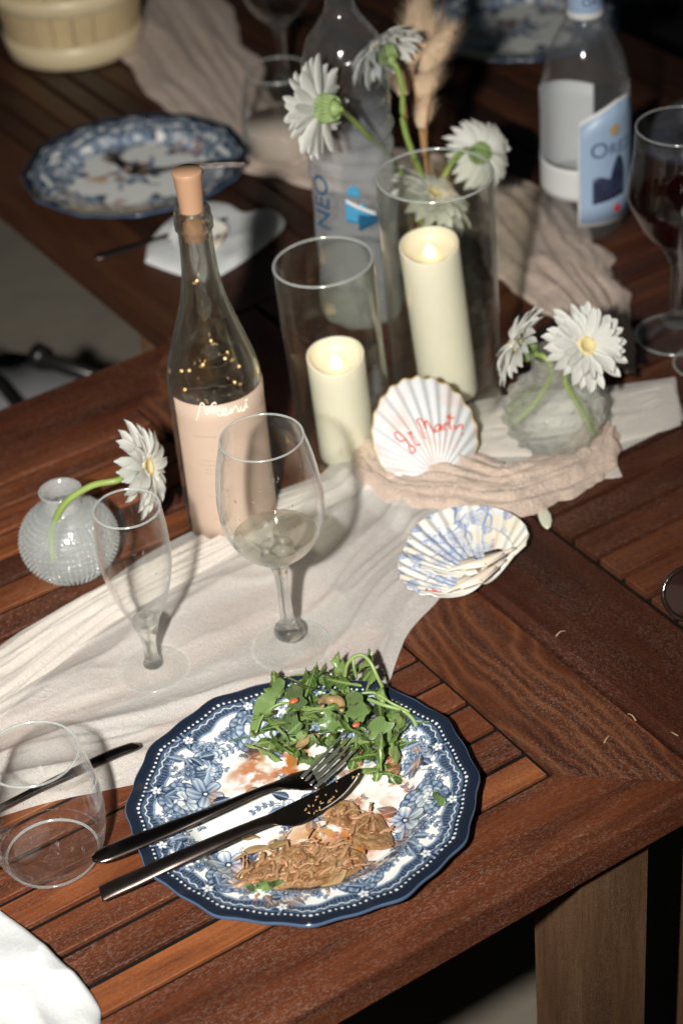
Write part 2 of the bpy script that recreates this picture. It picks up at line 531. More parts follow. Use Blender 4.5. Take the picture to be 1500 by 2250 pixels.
under('apron', .86, 2.28, YF + .028, YF + .046, T - 0.06, T2 - TH - .0005, M['leg'], B)
for x in (.858, 2.22):
    for y in (.868, 1.615):
        leg(B, x, x + .07, y, y + .06, T2 - TH)

# table 3: stands behind, at right angles, its slats running away from us
Cc = thing('dining_table', 'brown slat table behind, carrying the far plate, the basket and the gauze', 'table', (1.24, 2.4, 0), group='wooden slat tables pushed together')
cx0, cx1, cy0, cy1 = 0.8065, 1.665, 1.6955, 3.25
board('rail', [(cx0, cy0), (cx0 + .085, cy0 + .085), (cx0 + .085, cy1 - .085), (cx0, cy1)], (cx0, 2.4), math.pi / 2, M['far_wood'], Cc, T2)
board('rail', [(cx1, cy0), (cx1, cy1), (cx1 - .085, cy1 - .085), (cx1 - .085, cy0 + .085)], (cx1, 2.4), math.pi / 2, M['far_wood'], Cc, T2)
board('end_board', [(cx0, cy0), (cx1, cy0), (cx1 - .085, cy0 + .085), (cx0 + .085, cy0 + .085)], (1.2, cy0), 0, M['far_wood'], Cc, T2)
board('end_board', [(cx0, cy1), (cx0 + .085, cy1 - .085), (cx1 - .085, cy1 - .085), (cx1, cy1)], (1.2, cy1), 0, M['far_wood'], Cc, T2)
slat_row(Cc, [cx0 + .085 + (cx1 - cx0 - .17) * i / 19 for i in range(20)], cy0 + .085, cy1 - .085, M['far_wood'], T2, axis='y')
under('caulking', cx0 + .08, cx1 - .08, cy0 + .08, cy1 - .08, T2 - 0.026, T2 - 0.0075, M['caulk'], Cc)
for x in (.83, 1.58):
    for y in (1.76, 3.16):
        leg(Cc, x, x + .07, y, y + .06, T2 - TH)

# ------------------------------------------------------------------ folding chair and an added black chair behind
M['black'] = plain('black_metal', (0.012, 0.011, 0.011), 0.35)
M['greycloth'] = plain('grey_cloth', (0.30, 0.30, 0.31), 0.9, var=0.15, vscale=8, bump=0.3, bscale=500)
ch = thing('folding_chair', 'black tubular chair with light grey cloth seat, glimpsed below the table edge', 'chair', (0.86, 2.36, 0))
cz = 0.42
seat = [(0.8538, 2.3074, 0.42), (0.8859, 2.2649, 0.42), (0.9348, 2.1374, 0.42), (0.8064, 2.0763, 0.42), (0.7222, 2.1733, 0.42), (0.7749, 2.3011, 0.42)]
n_ = len(seat)
ctr = np.mean(seat, 0)
Vs = [np.array(p) for p in seat] + [ctr - (0, 0, 0.03)] + [np.array(p) - (0, 0, .006) for p in seat] + [ctr - (0, 0, 0.036)]
Fs = [(i, (i + 1) % n_, n_) for i in range(n_)] + [(n_ + 1 + (i + 1) % n_, n_ + 1 + i, 2 * n_ + 1) for i in range(n_)] + [(i, n_ + 1 + i, n_ + 1 + (i + 1) % n_, (i + 1) % n_) for i in range(n_)]
mesh_obj('seat', [v - np.array(ch.location) for v in Vs], Fs, M['greycloth'], ch)
def rod(name, P, r, mat, parent, seg=10):
    V, F = tube([np.array(p) - np.array(parent.location) for p in P], r, seg)
    return mesh_obj(name, V, F, mat, parent)
rod('armrest', [(0.8427, 2.1769, 0.48), (0.8461, 2.1623, 0.48), (0.8881, 2.0613, 0.48)], [.016, .011, .010], M['black'], ch)
rod('frame', [(0.7892, 2.3233, 0.44), (0.7966, 2.2101, 0.44), (0.7893, 2.1271, 0.44), (0.7765, 2.0109, 0.44)], .008, M['black'], ch)
for p in ((0.8835, 2.2548, 0.42), (0.9348, 2.1374, 0.42), (0.8064, 2.0763, 0.42), (0.7222, 2.1733, 0.42)):
    rod('leg', [p, (p[0], p[1], 0.0)], .009, M['black'], ch)
rod('rod_tip', [(0.8398, 2.1747, 0.485), (0.8458, 2.1584, 0.482)], .017, M['black'], ch)

dk = thing('added_dark_chair', 'black padded chair added to darken the floor beyond the tables', 'chair', (1.96, 2.20, 0))  # added chair: its black hides floor that the flash would light
def box(name, x0, x1, y0, y1, z0, z1, mat, parent, bev=0.012):
    V, F = prism([(x0, y0), (x1, y0), (x1, y1), (x0, y1)], z0, z1, bev)
    return mesh_obj(name, V, F, mat, parent, smooth=False)
M['padding'] = plain('black_padding', (0.010, 0.010, 0.012), 0.75)
box('seat', -.24, .26, -.36, .36, .40, .48, M['padding'], dk)
box('backrest', .22, .28, -.36, .36, .50, 1.0, M['padding'], dk)
for x in (-.21, .22):
    for y in (-.32, .32):
        rod('leg', [(1.96 + x, 2.20 + y, 0), (1.96 + x, 2.20 + y, .41)], .014, M['black'], dk)

# ------------------------------------------------------------------ cloth
def cloth(name, tint, alpha_lo, alpha_hi, weave=900, rough=0.75, sheen=0.3, trans=0.25, crinkle=0.0):
    k = NT(name)
    c = k.coord()
    w1 = k.noise(k.map(c, (weave, weave * 0.55, weave)), 1.0, 2, 0.6)
    w2 = k.noise(c, 26, 3, 0.55)
    big = k.noise(c, 9, 2)
    colr = k.mix(k.rampf(w2, 0.3, 0.7), tuple(x * 0.93 for x in tint), tint)
    colr = k.mix(k.rampf(w1, 0.60, 0.74), colr, (0.95, 0.93, 0.90))  # pale flecks put the sparkle of the weave into the colour
    df = k.bsdf(i_Base_Color=colr, i_Roughness=rough)
    df.inputs['Sheen Weight'].default_value = sheen
    df.inputs['Specular IOR Level'].default_value = 0.3
    nb = k.bump(w1, 0.5, 0.0006)
    if crinkle:
        cn = k.noise(c, 75, 4, 0.62, 1.6)
        cr_ = k.math('ABSOLUTE', k.math('SUBTRACT', cn, 0.5))
        nd = k.n('Bump', i_Height=cr_, i_Strength=crinkle, i_Distance=0.012)
        k.t.links.new(nb, nd.inputs['Normal']); nb = nd.outputs[0]
    k.put(df.inputs['Normal'], nb)
    tl = k.n('BsdfTranslucent', i_Color=colr)
    s = k.mixs(trans, df.outputs[0], tl.outputs[0])
    al = k.rampf(k.math('ADD', k.math('MULTIPLY', w1, 0.8), k.math('MULTIPLY', big, 0.2)), 0.36, 0.62, alpha_lo, alpha_hi)
    s = k.mixs(al, k.n('BsdfTransparent').outputs[0], s)
    return k.done(s)

M['organza'] = cloth('sheer_cream_organza', (0.96, 0.925, 0.865), 0.44, 0.74, weave=1900, crinkle=0.28)
M['organza2'] = cloth('folded_cream_organza', (0.92, 0.85, 0.765), 0.62, 0.92, weave=1700, crinkle=0.30)
M['gauze'] = cloth('crinkled_taupe_gauze', (0.90, 0.71, 0.58), 0.66, 1.0, weave=1000, trans=0.30, crinkle=0.7)
M['linen'] = cloth('white_napkin_cloth', (0.66, 0.68, 0.68), 1.0, 1.0, weave=1400, sheen=0.1, trans=0.05, crinkle=0.12)

def strip_grid(U, L, nu, nv):
    """Bilinear patch between an upper and a lower edge (lists of xy), smoothed."""
    U = np.array(catmull(U, 12)); L = np.array(catmull(L, 12))
    def res(P):
        t = np.linspace(0, len(P) - 1.0001, nu); i = t.astype(int); f = (t - i)[:, None]
        return P[i] * (1 - f) + P[i + 1] * f
    U, L = res(U), res(L)
    v = np.linspace(0, 1, nv)[None, :, None]
    P = L[:, None, :] * (1 - v) + U[:, None, :] * v
    return P[..., 0], P[..., 1]

def ridges(nu, nv, cells, seed, power=2.2):
    n = vnoise((nu, nv), cells, seed, 2)
    return (1 - np.abs(2 * n - 1) * 1.6).clip(0) ** power

# sheer runner lying under the glasses
nu, nv = 320, 130
U = [(.10, 1.27), (.28, 1.32), (.434, 1.343), (.511, 1.361), (.610, 1.388), (.718, 1.395), (.795, 1.392), (.88, 1.388), (.9885, 1.383), (1.098, 1.324), (1.161, 1.294)]
L = [(.10, 1.17), (.24, 1.165), (.345, 1.159), (.4337, 1.132), (.53, 1.095), (.645, 1.080), (.7256, 1.142), (.7953, 1.1748), (.900, 1.225), (1.005, 1.226), (1.118, 1.231)]
X, Y = strip_grid(U, L, nu, nv)
u = np.linspace(0, 1, nu)[:, None]; v = np.linspace(0, 1, nv)[None, :]
edge = np.minimum(np.minimum(v, 1 - v) * 9, 1) * np.minimum(np.minimum(u, 1 - u) * 30, 1)
h = 0.0105 * ridges(nu, nv, (2.2, 5.0), 5, 1.7) * np.clip(1.45 - u * 1.6, 0.15, 1) + 0.0014 * ridges(nu, nv, (5, 11), 15, 2.0) * np.clip(1.3 - u * 1.2, 0.2, 1) + 0.0034 * ridges(nu, nv, (3, 6), 9, 5.0) + 0.0026 * ridges(nu, nv, (5, 5), 19, 7.0) + 0.0016 * vnoise((nu, nv), (8, 6), 3)
h = h * edge
flat = np.exp(-(((X - .641) ** 2 + (Y - 1.1925) ** 2) / .0022)) + np.exp(-(((X - .532) ** 2 + (Y - 1.2414) ** 2) / .0018)) + np.exp(-(((X - .992) ** 2 + (Y - 1.274) ** 2) / .004)) + np.exp(-(((X - .541) ** 2 + (Y - 1.0155) ** 2) / .014))
h *= 1 - np.clip(flat * 1.1, 0, .97)
X = X + 0.004 * (vnoise((nu, nv), (14, 2), 31) - .5); Y = Y + 0.006 * (vnoise((nu, nv), (12, 2), 32) - .5)
run = grid_mesh('table_runner', X, Y, top_z(X, Y) + 0.0012 + h, M['organza'])
tag(run, 'sheer cream organza runner spread in folds across the near table under the glasses', 'table runner', None)
# the part of the runner that is folded over twice: a denser band along its upper side
def band(U, L, nu, nv, lift, seed, mat, amp=0.006, base=0.003):
    X, Y = strip_grid(U, L, nu, nv)
    v = np.linspace(0, 1, nv)[None, :]
    uu = np.linspace(0, 1, nu)[:, None]
    arch = np.sqrt(np.clip(1 - (2 * v - 1) ** 2, 0, 1)) * np.clip((1 - uu) * 4, 0.05, 1)
    h = base + lift * arch + amp * ridges(nu, nv, (3, 7), seed, 1.5) * arch
    X = X + 0.004 * (vnoise((nu, nv), (10, 2), seed + 1) - .5); Y = Y + 0.006 * (vnoise((nu, nv), (9, 2), seed + 2) - .5)
    o = grid_mesh('fold', X, Y, top_z(X, Y) + h, mat, run)
    return o
band([(0.3803, 1.3393, 0.74)[:2], (0.4382, 1.3511, 0.74)[:2], (0.5125, 1.3642, 0.74)[:2], (0.6068, 1.3733, 0.74)[:2], (0.7006, 1.3825, 0.74)[:2], (0.7623, 1.3836, 0.74)[:2], (0.8173, 1.3721, 0.74)[:2]],
     [(0.3369, 1.2444, 0.74)[:2], (0.395, 1.2617, 0.74)[:2], (0.4625, 1.2932, 0.74)[:2], (0.558, 1.3196, 0.74)[:2], (0.646, 1.3244, 0.74)[:2], (0.7331, 1.3377, 0.74)[:2], (0.8163, 1.3394, 0.74)[:2]], 160, 60, .0045, 21, M['organza2'])
band([(0.9609, 1.3603, 0.75)[:2], (1.0251, 1.3413, 0.75)[:2], (1.0868, 1.3111, 0.75)[:2], (1.1503, 1.2837, 0.75)[:2]],
     [(0.9215, 1.3072, 0.75)[:2], (0.9683, 1.2686, 0.75)[:2], (1.0277, 1.2393, 0.75)[:2], (1.1078, 1.2209, 0.75)[:2]], 60, 24, .002, 51, M['organza2'], amp=.002, base=.004)
band([(0.9683, 1.2686, 0.75)[:2], (1.0072, 1.2415, 0.75)[:2], (1.0263, 1.2228, 0.75)[:2]],
     [(0.9366, 1.228, 0.75)[:2], (0.9797, 1.2076, 0.75)[:2], (1.011, 1.1952, 0.75)[:2]], 30, 14, .001, 57, M['organza2'], amp=.001, base=.002)

# long crinkled gauze: across the far table, past the flowers and bunched up under the shell
def gauze(path, nu, nv, seed, lift=0.006):
    C = np.array(catmull([(p[0], p[1], p[2]) for p in path], 14))
    t = np.linspace(0, len(C) - 1.0001, nu); i = t.astype(int); f = (t - i)[:, None]
    Q = C[i] * (1 - f) + C[i + 1] * f
    d = np.gradient(Q[:, :2], axis=0); d /= np.linalg.norm(d, axis=1)[:, None]
    nrm = np.stack([-d[:, 1], d[:, 0]], 1)
    v = np.linspace(-.5, .5, nv)
    wob = 1 + 0.35 * (vnoise((nu, nv), (nu / 9, 2), seed) - .5)
    X = Q[:, 0:1] + nrm[:, 0:1] * v * Q[:, 2:3] * wob
    Y = Q[:, 1:2] + nrm[:, 1:2] * v * Q[:, 2:3] * wob
    cr = ridges(nu, nv, (nu / 34, 8), seed + 3, 1.6)
    cr2 = ridges(nu, nv, (nu / 22, 13), seed + 5, 1.4)
    h = (0.0085 * cr + 0.0042 * cr2 + lift) * np.sqrt(np.clip(1 - (2 * v) ** 2, 0.02, 1))[None, :]
    return X, Y, h
X, Y, h = gauze([(1.265, 2.70, .20), (1.225, 2.45, .19), (1.165, 2.22, .15), (1.125, 2.05, .125), (1.15, 1.92, .12), (1.225, 1.80, .13), (1.248, 1.68, .125), (1.205, 1.545, .125), (1.172, 1.435, .085), (1.108, 1.335, .055)], 260, 40, 60)
gz = grid_mesh('gauze_runner', X, Y, T2 + 0.001 + h, M['gauze'])
tag(gz, 'long crinkled taupe gauze runner lying along the far table past the water bottle', 'gauze runner', 'taupe gauze strips')
pth = [(*(1.0389, 1.2611, 0.752)[:2], .045), (*(0.9941, 1.2389, 0.752)[:2], .070), (*(0.9449, 1.2316, 0.752)[:2], .075), (*(0.9053, 1.2426, 0.752)[:2], .082), (*(0.8814, 1.282, 0.745)[:2], .088), (*(0.8553, 1.3194, 0.744)[:2], .085), (*(0.8462, 1.3558, 0.744)[:2], .060), (*(0.8415, 1.3762, 0.744)[:2], .03)]
X, Y, h = gauze(pth, 150, 48, 80, .010)
hole = np.exp(-(((X - .9917) ** 2 + (Y - 1.2739) ** 2) / .0016))
gz2 = grid_mesh('gauze_runner', X, Y, top_z(X, Y) + 0.004 + h * (1 - .9 * hole), M['gauze'])
tag(gz2, 'peachy taupe gauze bunched in crinkles under the white scallop shell', 'gauze runner', 'taupe gauze strips')

# white napkin at the near left corner
def napkin(name, outline, top, thick, seed, label, mat, n=70, folds=0.004, group=None):
    P = np.array(catmull(outline + [outline[0]], 10))[:-1]
    ctr = P.mean(0)
    m = len(P)
    rows = []
    ss = np.concatenate([np.linspace(0, .82, 22), 1 - .18 * (1 - np.linspace(0, 1, 10)[1:]) ** 1.5])
    ns = len(ss)
    nxy = vnoise((64, 64), (3, 3), seed, 2); rxy = ridges(64, 64, (2.2, 2.2), seed + 1, 1.5)
    lo_, sp_ = P.min(0), np.ptp(P, 0)
    def smp(G, q):
        uv = np.clip((q - lo_) / sp_, 0, 1) * 62.99; i = uv.astype(int); f = uv - i
        return (G[i[:, 0], i[:, 1]] * (1 - f[:, 0]) + G[i[:, 0] + 1, i[:, 1]] * f[:, 0]) * (1 - f[:, 1]) + (G[i[:, 0], i[:, 1] + 1] * (1 - f[:, 0]) + G[i[:, 0] + 1, i[:, 1] + 1] * f[:, 0]) * f[:, 1]
    V = [(ctr[0], ctr[1], top + thick)]
    for a, s in enumerate(ss):
        if a == 0: continue
        q = ctr + (P - ctr) * s
        na_, nb_ = smp(nxy, q), smp(rxy, q)
        prof = (max(0.0, 1 - max(0, (s - .80) / .20) ** 2)) ** .5
        for b_ in range(m):
            V.append((q[b_, 0], q[b_, 1], top + .0008 + (thick + folds * (nb_[b_] + na_[b_] - 1) * min(1, s * 2)) * prof))
    F = [(0, 1 + i, 1 + (i + 1) % m) for i in range(m)]
    for a in range(ns - 2):
        for i in range(m):
            j = (i + 1) % m
            F.append((1 + a * m + i, 1 + (a + 1) * m + i, 1 + (a + 1) * m + j, 1 + a * m + j))
    o = mesh_obj(name, V, F, mat)
    return tag(o, label, 'napkin', group)
napkin('napkin', [(0.3014, 1.0683, 0.74)[:2], (0.3091, 1.0376, 0.74)[:2], (0.3133, 1.0068, 0.74)[:2], (0.3191, 0.9702, 0.74)[:2], (0.3197, 0.9462, 0.74)[:2], (0.315, 0.9318, 0.74)[:2], (0.2923, 0.9041, 0.74)[:2], (0.2441, 0.9066, 0.74)[:2], (0.2096, 0.9661, 0.74)[:2], (0.2274, 1.0449, 0.74)[:2], (0.2698, 1.0732, 0.74)[:2]],
       T, .012, 3, 'thick folded white napkin at the near left corner of the table', M['linen'], folds=.011, group='white napkins')
napkin('napkin', [(0.8653, 1.8535, 0.752)[:2], (0.8946, 1.8933, 0.752)[:2], (0.9509, 1.9281, 0.752)[:2], (0.9905, 1.9321, 0.752)[:2], (1.0088, 1.91, 0.752)[:2], (1.0133, 1.8762, 0.752)[:2], (1.0405, 1.8613, 0.752)[:2], (1.0352, 1.825, 0.752)[:2], (0.9966, 1.7989, 0.752)[:2], (0.9303, 1.7743, 0.752)[:2], (0.8973, 1.7735, 0.752)[:2], (0.878, 1.8114, 0.752)[:2]],
       T2, .006, 13, 'crumpled white napkin behind the tall bottle neck on the far table', M['linen'], folds=.004, group='white napkins')
M['navy'] = cloth('navy_cloth', (0.018, 0.022, 0.045), 1.0, 1.0, sheen=0.1, trans=0)
napkin('dark_napkin', [(1.4542, 1.6974, 0.752)[:2], (1.5138, 1.7425, 0.752)[:2], (1.5633, 1.7575, 0.752)[:2], (1.609, 1.7421, 0.752)[:2], (1.5378, 1.6384, 0.752)[:2], (1.4708, 1.635, 0.752)[:2]],
       T2, .010, 23, 'dark navy napkin lying behind the glass of red wine', M['navy'], folds=.006)

# ------------------------------------------------------------------ plates with a printed flower border
NP = 1500
PR = 0.1347
gx = np.linspace(-.145, .145, NP)
PXX, PYY = np.meshgrid(gx, gx)
ink = np.zeros((NP, NP))
step = gx[1] - gx[0]
def win(cx, cy, r):
    i0 = max(0, int((cx - r + .145) / step)); i1 = min(NP, int((cx + r + .145) / step) + 2)
    j0 = max(0, int((cy - r + .145) / step)); j1 = min(NP, int((cy + r + .145) / step) + 2)
    return (slice(j0, j1), slice(i0, i1))
def lobe(a):
    return 1 + 0.011 * np.cos(12 * a) + 0.006 * np.cos(24 * a)
GR = RNG.random((NP // 2, NP // 2)).repeat(2, 0).repeat(2, 1)
def paint(sl, mask, val):
    ink[sl] = np.where(mask, val, ink[sl])
def p_leaf(cx, cy, ang, Ln, W, tone, serr=7):
    sl = win(cx + math.cos(ang) * Ln / 2, cy + math.sin(ang) * Ln / 2, Ln * .75)
    X, Y = PXX[sl] - cx, PYY[sl] - cy
    s = (X * math.cos(ang) + Y * math.sin(ang)) / Ln; t = (-X * math.sin(ang) + Y * math.cos(ang)) / Ln
    w = W / Ln * np.sin(np.pi * np.clip(s, 0, 1) ** .75) * (1 - .22 * np.mod(s * serr, 1))
    m = (s > 0) & (s < 1) & (np.abs(t) < w)
    v = tone * (0.72 + 0.45 * np.abs(t) / (w + 1e-6) * 0.7) + 0.10 * np.where(t > 0, 1, -1)
    v = np.where(np.abs(t) < .035, tone * .45, v)
    v = np.where(np.abs(np.mod(s * 6 + np.abs(t) * 9, 1) - .5) < .10, v * .62, v)
    paint(sl, m, np.clip(v, 0, 1))
def p_petal(cx, cy, ang, Ln, W, t0, t1):
    sl = win(cx + math.cos(ang) * Ln / 2, cy + math.sin(ang) * Ln / 2, Ln * .9 + W)
    X, Y = PXX[sl] - cx, PYY[sl] - cy
    s = (X * math.cos(ang) + Y * math.sin(ang)) / Ln; t = (-X * math.sin(ang) + Y * math.cos(ang)) / W
    d = ((s - .55) / .5) ** 2 + (t / np.clip(.55 + .6 * s, .2, 1.1)) ** 2
    m = d < 1
    v = t0 + (t1 - t0) * np.clip(s, 0, 1)
    v = v + .10 * np.sin(t * 9 + s * 3)
    v = np.where(d > .80, .78, v)
    paint(sl, m, np.clip(v, 0, 1))
def p_line(pts, w, tone):
    P = catmull([(p[0], p[1]) for p in pts], 10)
    for q in P:
        sl = win(q[0], q[1], w * 1.5)
        m = (PXX[sl] - q[0]) ** 2 + (PYY[sl] - q[1]) ** 2 < w * w
        paint(sl, m, tone)
def p_dot(cx, cy, r, tone, ry=None):
    sl = win(cx, cy, max(r, ry or 0) * 1.3)
    paint(sl, (PXX[sl] - cx) ** 2 / r ** 2 + (PYY[sl] - cy) ** 2 / (ry or r) ** 2 < 1, tone)
def p_peony(cx, cy, R, rot, light=.12):
    for k in range(9): p_petal(cx, cy, rot + k * .698, R, R * .42, .80, .42)
    for k in range(7): p_petal(cx, cy, rot + .3 + k * .9, R * .74, R * .36, .72, .30)
    for k in range(5): p_petal(cx + .1 * R, cy, rot + k * 1.257, R * .48, R * .28, .40, light)
    for k in range(3): p_petal(cx + .2 * R * math.cos(rot), cy + .2 * R * math.sin(rot), rot + k * 2.1, R * .30, R * .22, .1, .0)
def p_daisy(cx, cy, R, rot, n=5, a=.05, b_=.5):
    for k in range(n): p_petal(cx, cy, rot + k * 2 * math.pi / n, R, R * .40, b_, a)
    p_dot(cx, cy, R * .20, .85); p_dot(cx, cy, R * .10, .1)
def p_sprig(x, y, ang, Ln, n, tone, bend=.5, lw=.0005):
    pts = []
    for i in range(n + 1):
        s = i / n
        pts.append((x + Ln * s * math.cos(ang + bend * s), y + Ln * s * math.sin(ang + bend * s)))
    p_line(pts, lw, tone)
    for i in range(1, n + 1):
        a = ang + bend * (i / n) * 1.6
        for sg in (-1, 1):
            p_leaf(pts[i][0], pts[i][1], a + sg * .8, Ln / n * .95, Ln / n * .30, tone, 0.01)
AR = np.arctan2(PYY, PXX); RR = np.hypot(PXX, PYY) / (PR * lobe(AR))
# lacy band under the rim
wv = .012 * np.cos(12 * AR) + .010 * np.abs(np.sin(18 * AR))
bandm = (RR > .835 + wv) & (RR < .925)
ink = np.where(bandm, .58 + .16 * GR, ink)
ticks = (np.mod(AR * 120 / math.pi, 1) < .42) & (RR > .845 + wv) & (RR < .878 + wv)
ink = np.where(ticks, .88, ink)
ink = np.where((RR > .822 + wv) & (RR < .835 + wv), .30 + .2 * GR, ink)
sc_ = .888 + .006 * np.sin(90 * AR)
ink = np.where((RR > sc_) & (RR < sc_ + .007), .10, ink)
ink = np.where((RR > .914), .93, ink)
ink = np.where((RR > .955), .97, ink)
nb = 168
for i in range(nb):
    a = 2 * math.pi * i / nb
    r = .932 * PR * float(lobe(np.array(a)))
    big = 1.25 if i % 14 == 0 else (.95 if i % 2 else .78)
    p_dot(r * math.cos(a), r * math.sin(a), .00112 * big, .02)
# flower groups round the rim
for g_ in range(6):
    a0 = g_ * math.pi / 3 + .35
    def at_(r, a): return (r * PR * math.cos(a0 + a), r * PR * math.sin(a0 + a))
    rg = random.Random(g_ % 3 + 5)
    x, y = at_(.67, 0)
    for q in range(9):
        p_leaf(*at_(.66 + rg.uniform(-.08, .10), rg.uniform(-.26, .26)), rg.uniform(0, 6.3), .017 + .006 * rg.random(), .0052, rg.choice((.95, .8, .62)))
    for q in range(5):
        p_sprig(*at_(.63 + .06 * rg.random(), rg.uniform(-.25, .25)), a0 + rg.uniform(-2.4, 2.4), .024, 4, .72, rg.uniform(-.8, .8))
    p_peony(*at_(.70, .05), .0190, a0 + rg.random())
    p_daisy(*at_(.60, -.14), .0150, a0 + .4, 5, .03 if g_ % 2 else .25, .60)
    p_leaf(*at_(.55, -.05), a0 + 2.9, .018, .006, .97); p_leaf(*at_(.54, -.02), a0 + 3.6, .015, .0055, .95)
    for q in range(4):
        p_daisy(*at_(.72 + .05 * rg.random(), rg.uniform(.20, .33) * rg.choice((-1, 1))), .0052, rg.random() * 3, 5, .35, .8)
    # sprays between groups
    b0 = math.pi / 6
    p_daisy(*at_(.74, b0), .0105, a0, 6, .15, .62)
    p_peony(*at_(.66, b0 + .12), .0115, a0 + 1, .15)
    for q in range(6):
        p_sprig(*at_(.70 + rg.uniform(-.05, .08), b0 + rg.uniform(-.22, .22)), a0 + b0 + rg.uniform(-2.6, 2.6), .020, 4, .68, rg.uniform(-.8, .8))
    for q in range(5):
        p_leaf(*at_(.72 + rg.uniform(-.08, .08), b0 + rg.uniform(-.2, .2)), rg.uniform(0, 6.3), .013, .0045, rg.choice((.9, .7)))
    for q in (-1, 1):   # dark knots where the lace turns
        x, y = at_(.862, b0 / 2 * q + .26)
        for kk in range(5): p_leaf(x, y, a0 + kk * 1.257 + .4, .0095, .0034, .95)
        p_daisy(x, y, .0042, 0, 5, .02, .1)
    x, y = at_(.80, .03)
    for kk in range(3): p_leaf(x, y, a0 + math.pi + (kk - 1) * .9, .012, .004, .8)
# small bouquet in the middle
p_peony(.010, -.006, .0170, .4); p_daisy(-.012, .004, .0125, 1.0); p_peony(.026, .012, .011, 1.2)
for q in range(9):
    a = q * .7
    p_leaf(.005 + .018 * math.cos(a), .018 * math.sin(a), a, .016, .0055, (.95, .75, .85)[q % 3])
for q in range(6):
    a = q * 1.05 + .3
    p_sprig(.004 + .022 * math.cos(a), .022 * math.sin(a), a, .022, 4, .72, .5)
def ink_rgb(v):
    xs = [0, .3, .55, .8, 1.0]
    cs = np.array([(.80, .81, .775), (.38, .46, .555), (.110, .160, .245), (.028, .045, .082), (.009, .013, .024)])
    return np.stack([np.interp(v, xs, cs[:, i]) for i in range(3)], -1)
def plate_mesh(name, seg, rings, stains, parent):
    th = np.linspace(0, 2 * math.pi, seg, endpoint=False)
    rho = np.linspace(0.002, 1.0, rings)
    A_, R_ = np.meshgrid(th, rho)
    sh = np.where(R_ > .5, 1 + (lobe(A_) - 1) * np.clip((R_ - .5) / .5, 0, 1) ** 2, 1)
    r = R_ * PR * sh
    def sm(x, a, b): t = np.clip((x - a) / (b - a), 0, 1); return t * t * (3 - 2 * t)
    z = 0.0045 + 0.0085 * sm(R_, .60, .74) + 0.0085 * np.clip((R_ - .66) / .34, 0, 1) ** 1.1
    z = z + 0.0007 * np.cos(12 * A_) * np.clip((R_ - .8) / .2, 0, 1)
    z[-1] -= 0.0006
    X, Y = r * np.cos(A_), r * np.sin(A_)
    u_ = (X + .145) / step; v_ = (Y + .145) / step
    i = np.clip(u_.astype(int), 0, NP - 2); j = np.clip(v_.astype(int), 0, NP - 2); fu, fv = u_ - i, v_ - j
    iv = (ink[j, i] * (1 - fu) + ink[j, i + 1] * fu) * (1 - fv) + (ink[j + 1, i] * (1 - fu) + ink[j + 1, i + 1] * fu) * fv
    C = ink_rgb(iv)
    for (sx, sy, rx, ry, ang, colr, strg, seed) in stains:
        dx, dy = X - sx, Y - sy
        ca, sa = math.cos(ang), math.sin(ang)
        d = ((dx * ca + dy * sa) / rx) ** 2 + ((-dx * sa + dy * ca) / ry) ** 2
        nn = vnoise((400, 400), (26, 26), seed, 4)
        q = nn[np.clip(((Y + .145) / .29 * 399).astype(int), 0, 399), np.clip(((X + .145) / .29 * 399).astype(int), 0, 399)]
        al = np.clip((1 - d) * 1.1, 0, 1) * np.clip((q - .445) * 6, 0, 1) * (.55 + .45 * np.clip((q - .5) * 9, 0, 1)) * min(1, strg * 1.25)
        C = C * (1 - al[..., None]) + np.array(colr) * al[..., None]
    V = [(0, 0, .0045)] + list(np.stack([X, Y, z], -1).reshape(-1, 3))
    n0 = len(V)
    F = [(0, 1 + k_, 1 + (k_ + 1) % seg) for k_ in range(seg)]
    F += [tuple(1 + x_ for x_ in f) for f in grid_faces(rings, seg, True)]
    # edge and underside
    prof = [(1.003, -.0014), (.985, -.0030), (.80, -.0035), (.64, -.0045)]
    base_z = z[-1].mean()
    last = 1 + (rings - 1) * seg
    zz = [base_z + .0003, base_z - .0002, base_z - .0012, base_z - .0022, base_z - .0030, base_z - .0034, .0085, .0008, .0]
    rs = [1.0035, 1.0075, 1.0098, 1.0088, 1.004, .985, .74, .60, .57]
    for q, (rr, z_) in enumerate(zip(rs, zz)):
        st = len(V)
        lb = 1 + (lobe(th) - 1) * (1 if q < 6 else .2)
        V += [(rr * PR * lb[k_] * math.cos(th[k_]), rr * PR * lb[k_] * math.sin(th[k_]), z_) for k_ in range(seg)]
        F += [(last + k_, st + k_, st + (k_ + 1) % seg, last + (k_ + 1) % seg) for k_ in range(seg)]
        last = st
    F.append(tuple(last + k_ for k_ in range(seg - 1, -1, -1)))
    o = mesh_obj(name, V, F, M['china'], parent)
    at = o.data.color_attributes.new('print', 'FLOAT_COLOR', 'POINT')
    cc = np.ones((len(V), 4)); cc[:, :3] = (.06, .10, .17)
    cc[1:n0, :3] = C.reshape(-1, 3); cc[0, :3] = C[0, 0]
    at.data.foreach_set('color', cc.ravel())
    return o
k = NT('printed_china')
at = k.n('VertexColor', layer_name='print').outputs['Color']
b_ = k.bsdf(i_Base_Color=at, i_Roughness=0.16)
b_.inputs['Coat Weight'].default_value = 0.5
b_.inputs['Coat Roughness'].default_value = 0.05
M['china'] = k.done(b_)
OR, BR, DK = (.46, .155, .035), (.26, .085, .028), (.06, .022, .012)
TANS = (.52, .27, .09)
stains = []
def st(p, rx, ry, ang, colr, strg, seed): stains.append((p[0], p[1], rx, ry, ang, colr, strg, seed))
st((-0.0108, 0.069), .026, .010, .5, OR, .55, 1); st((-0.0022, 0.069), .016, .010, .9, BR, .8, 2); st((-0.0275, 0.0556), .010, .016, 0, OR, .5, 3)
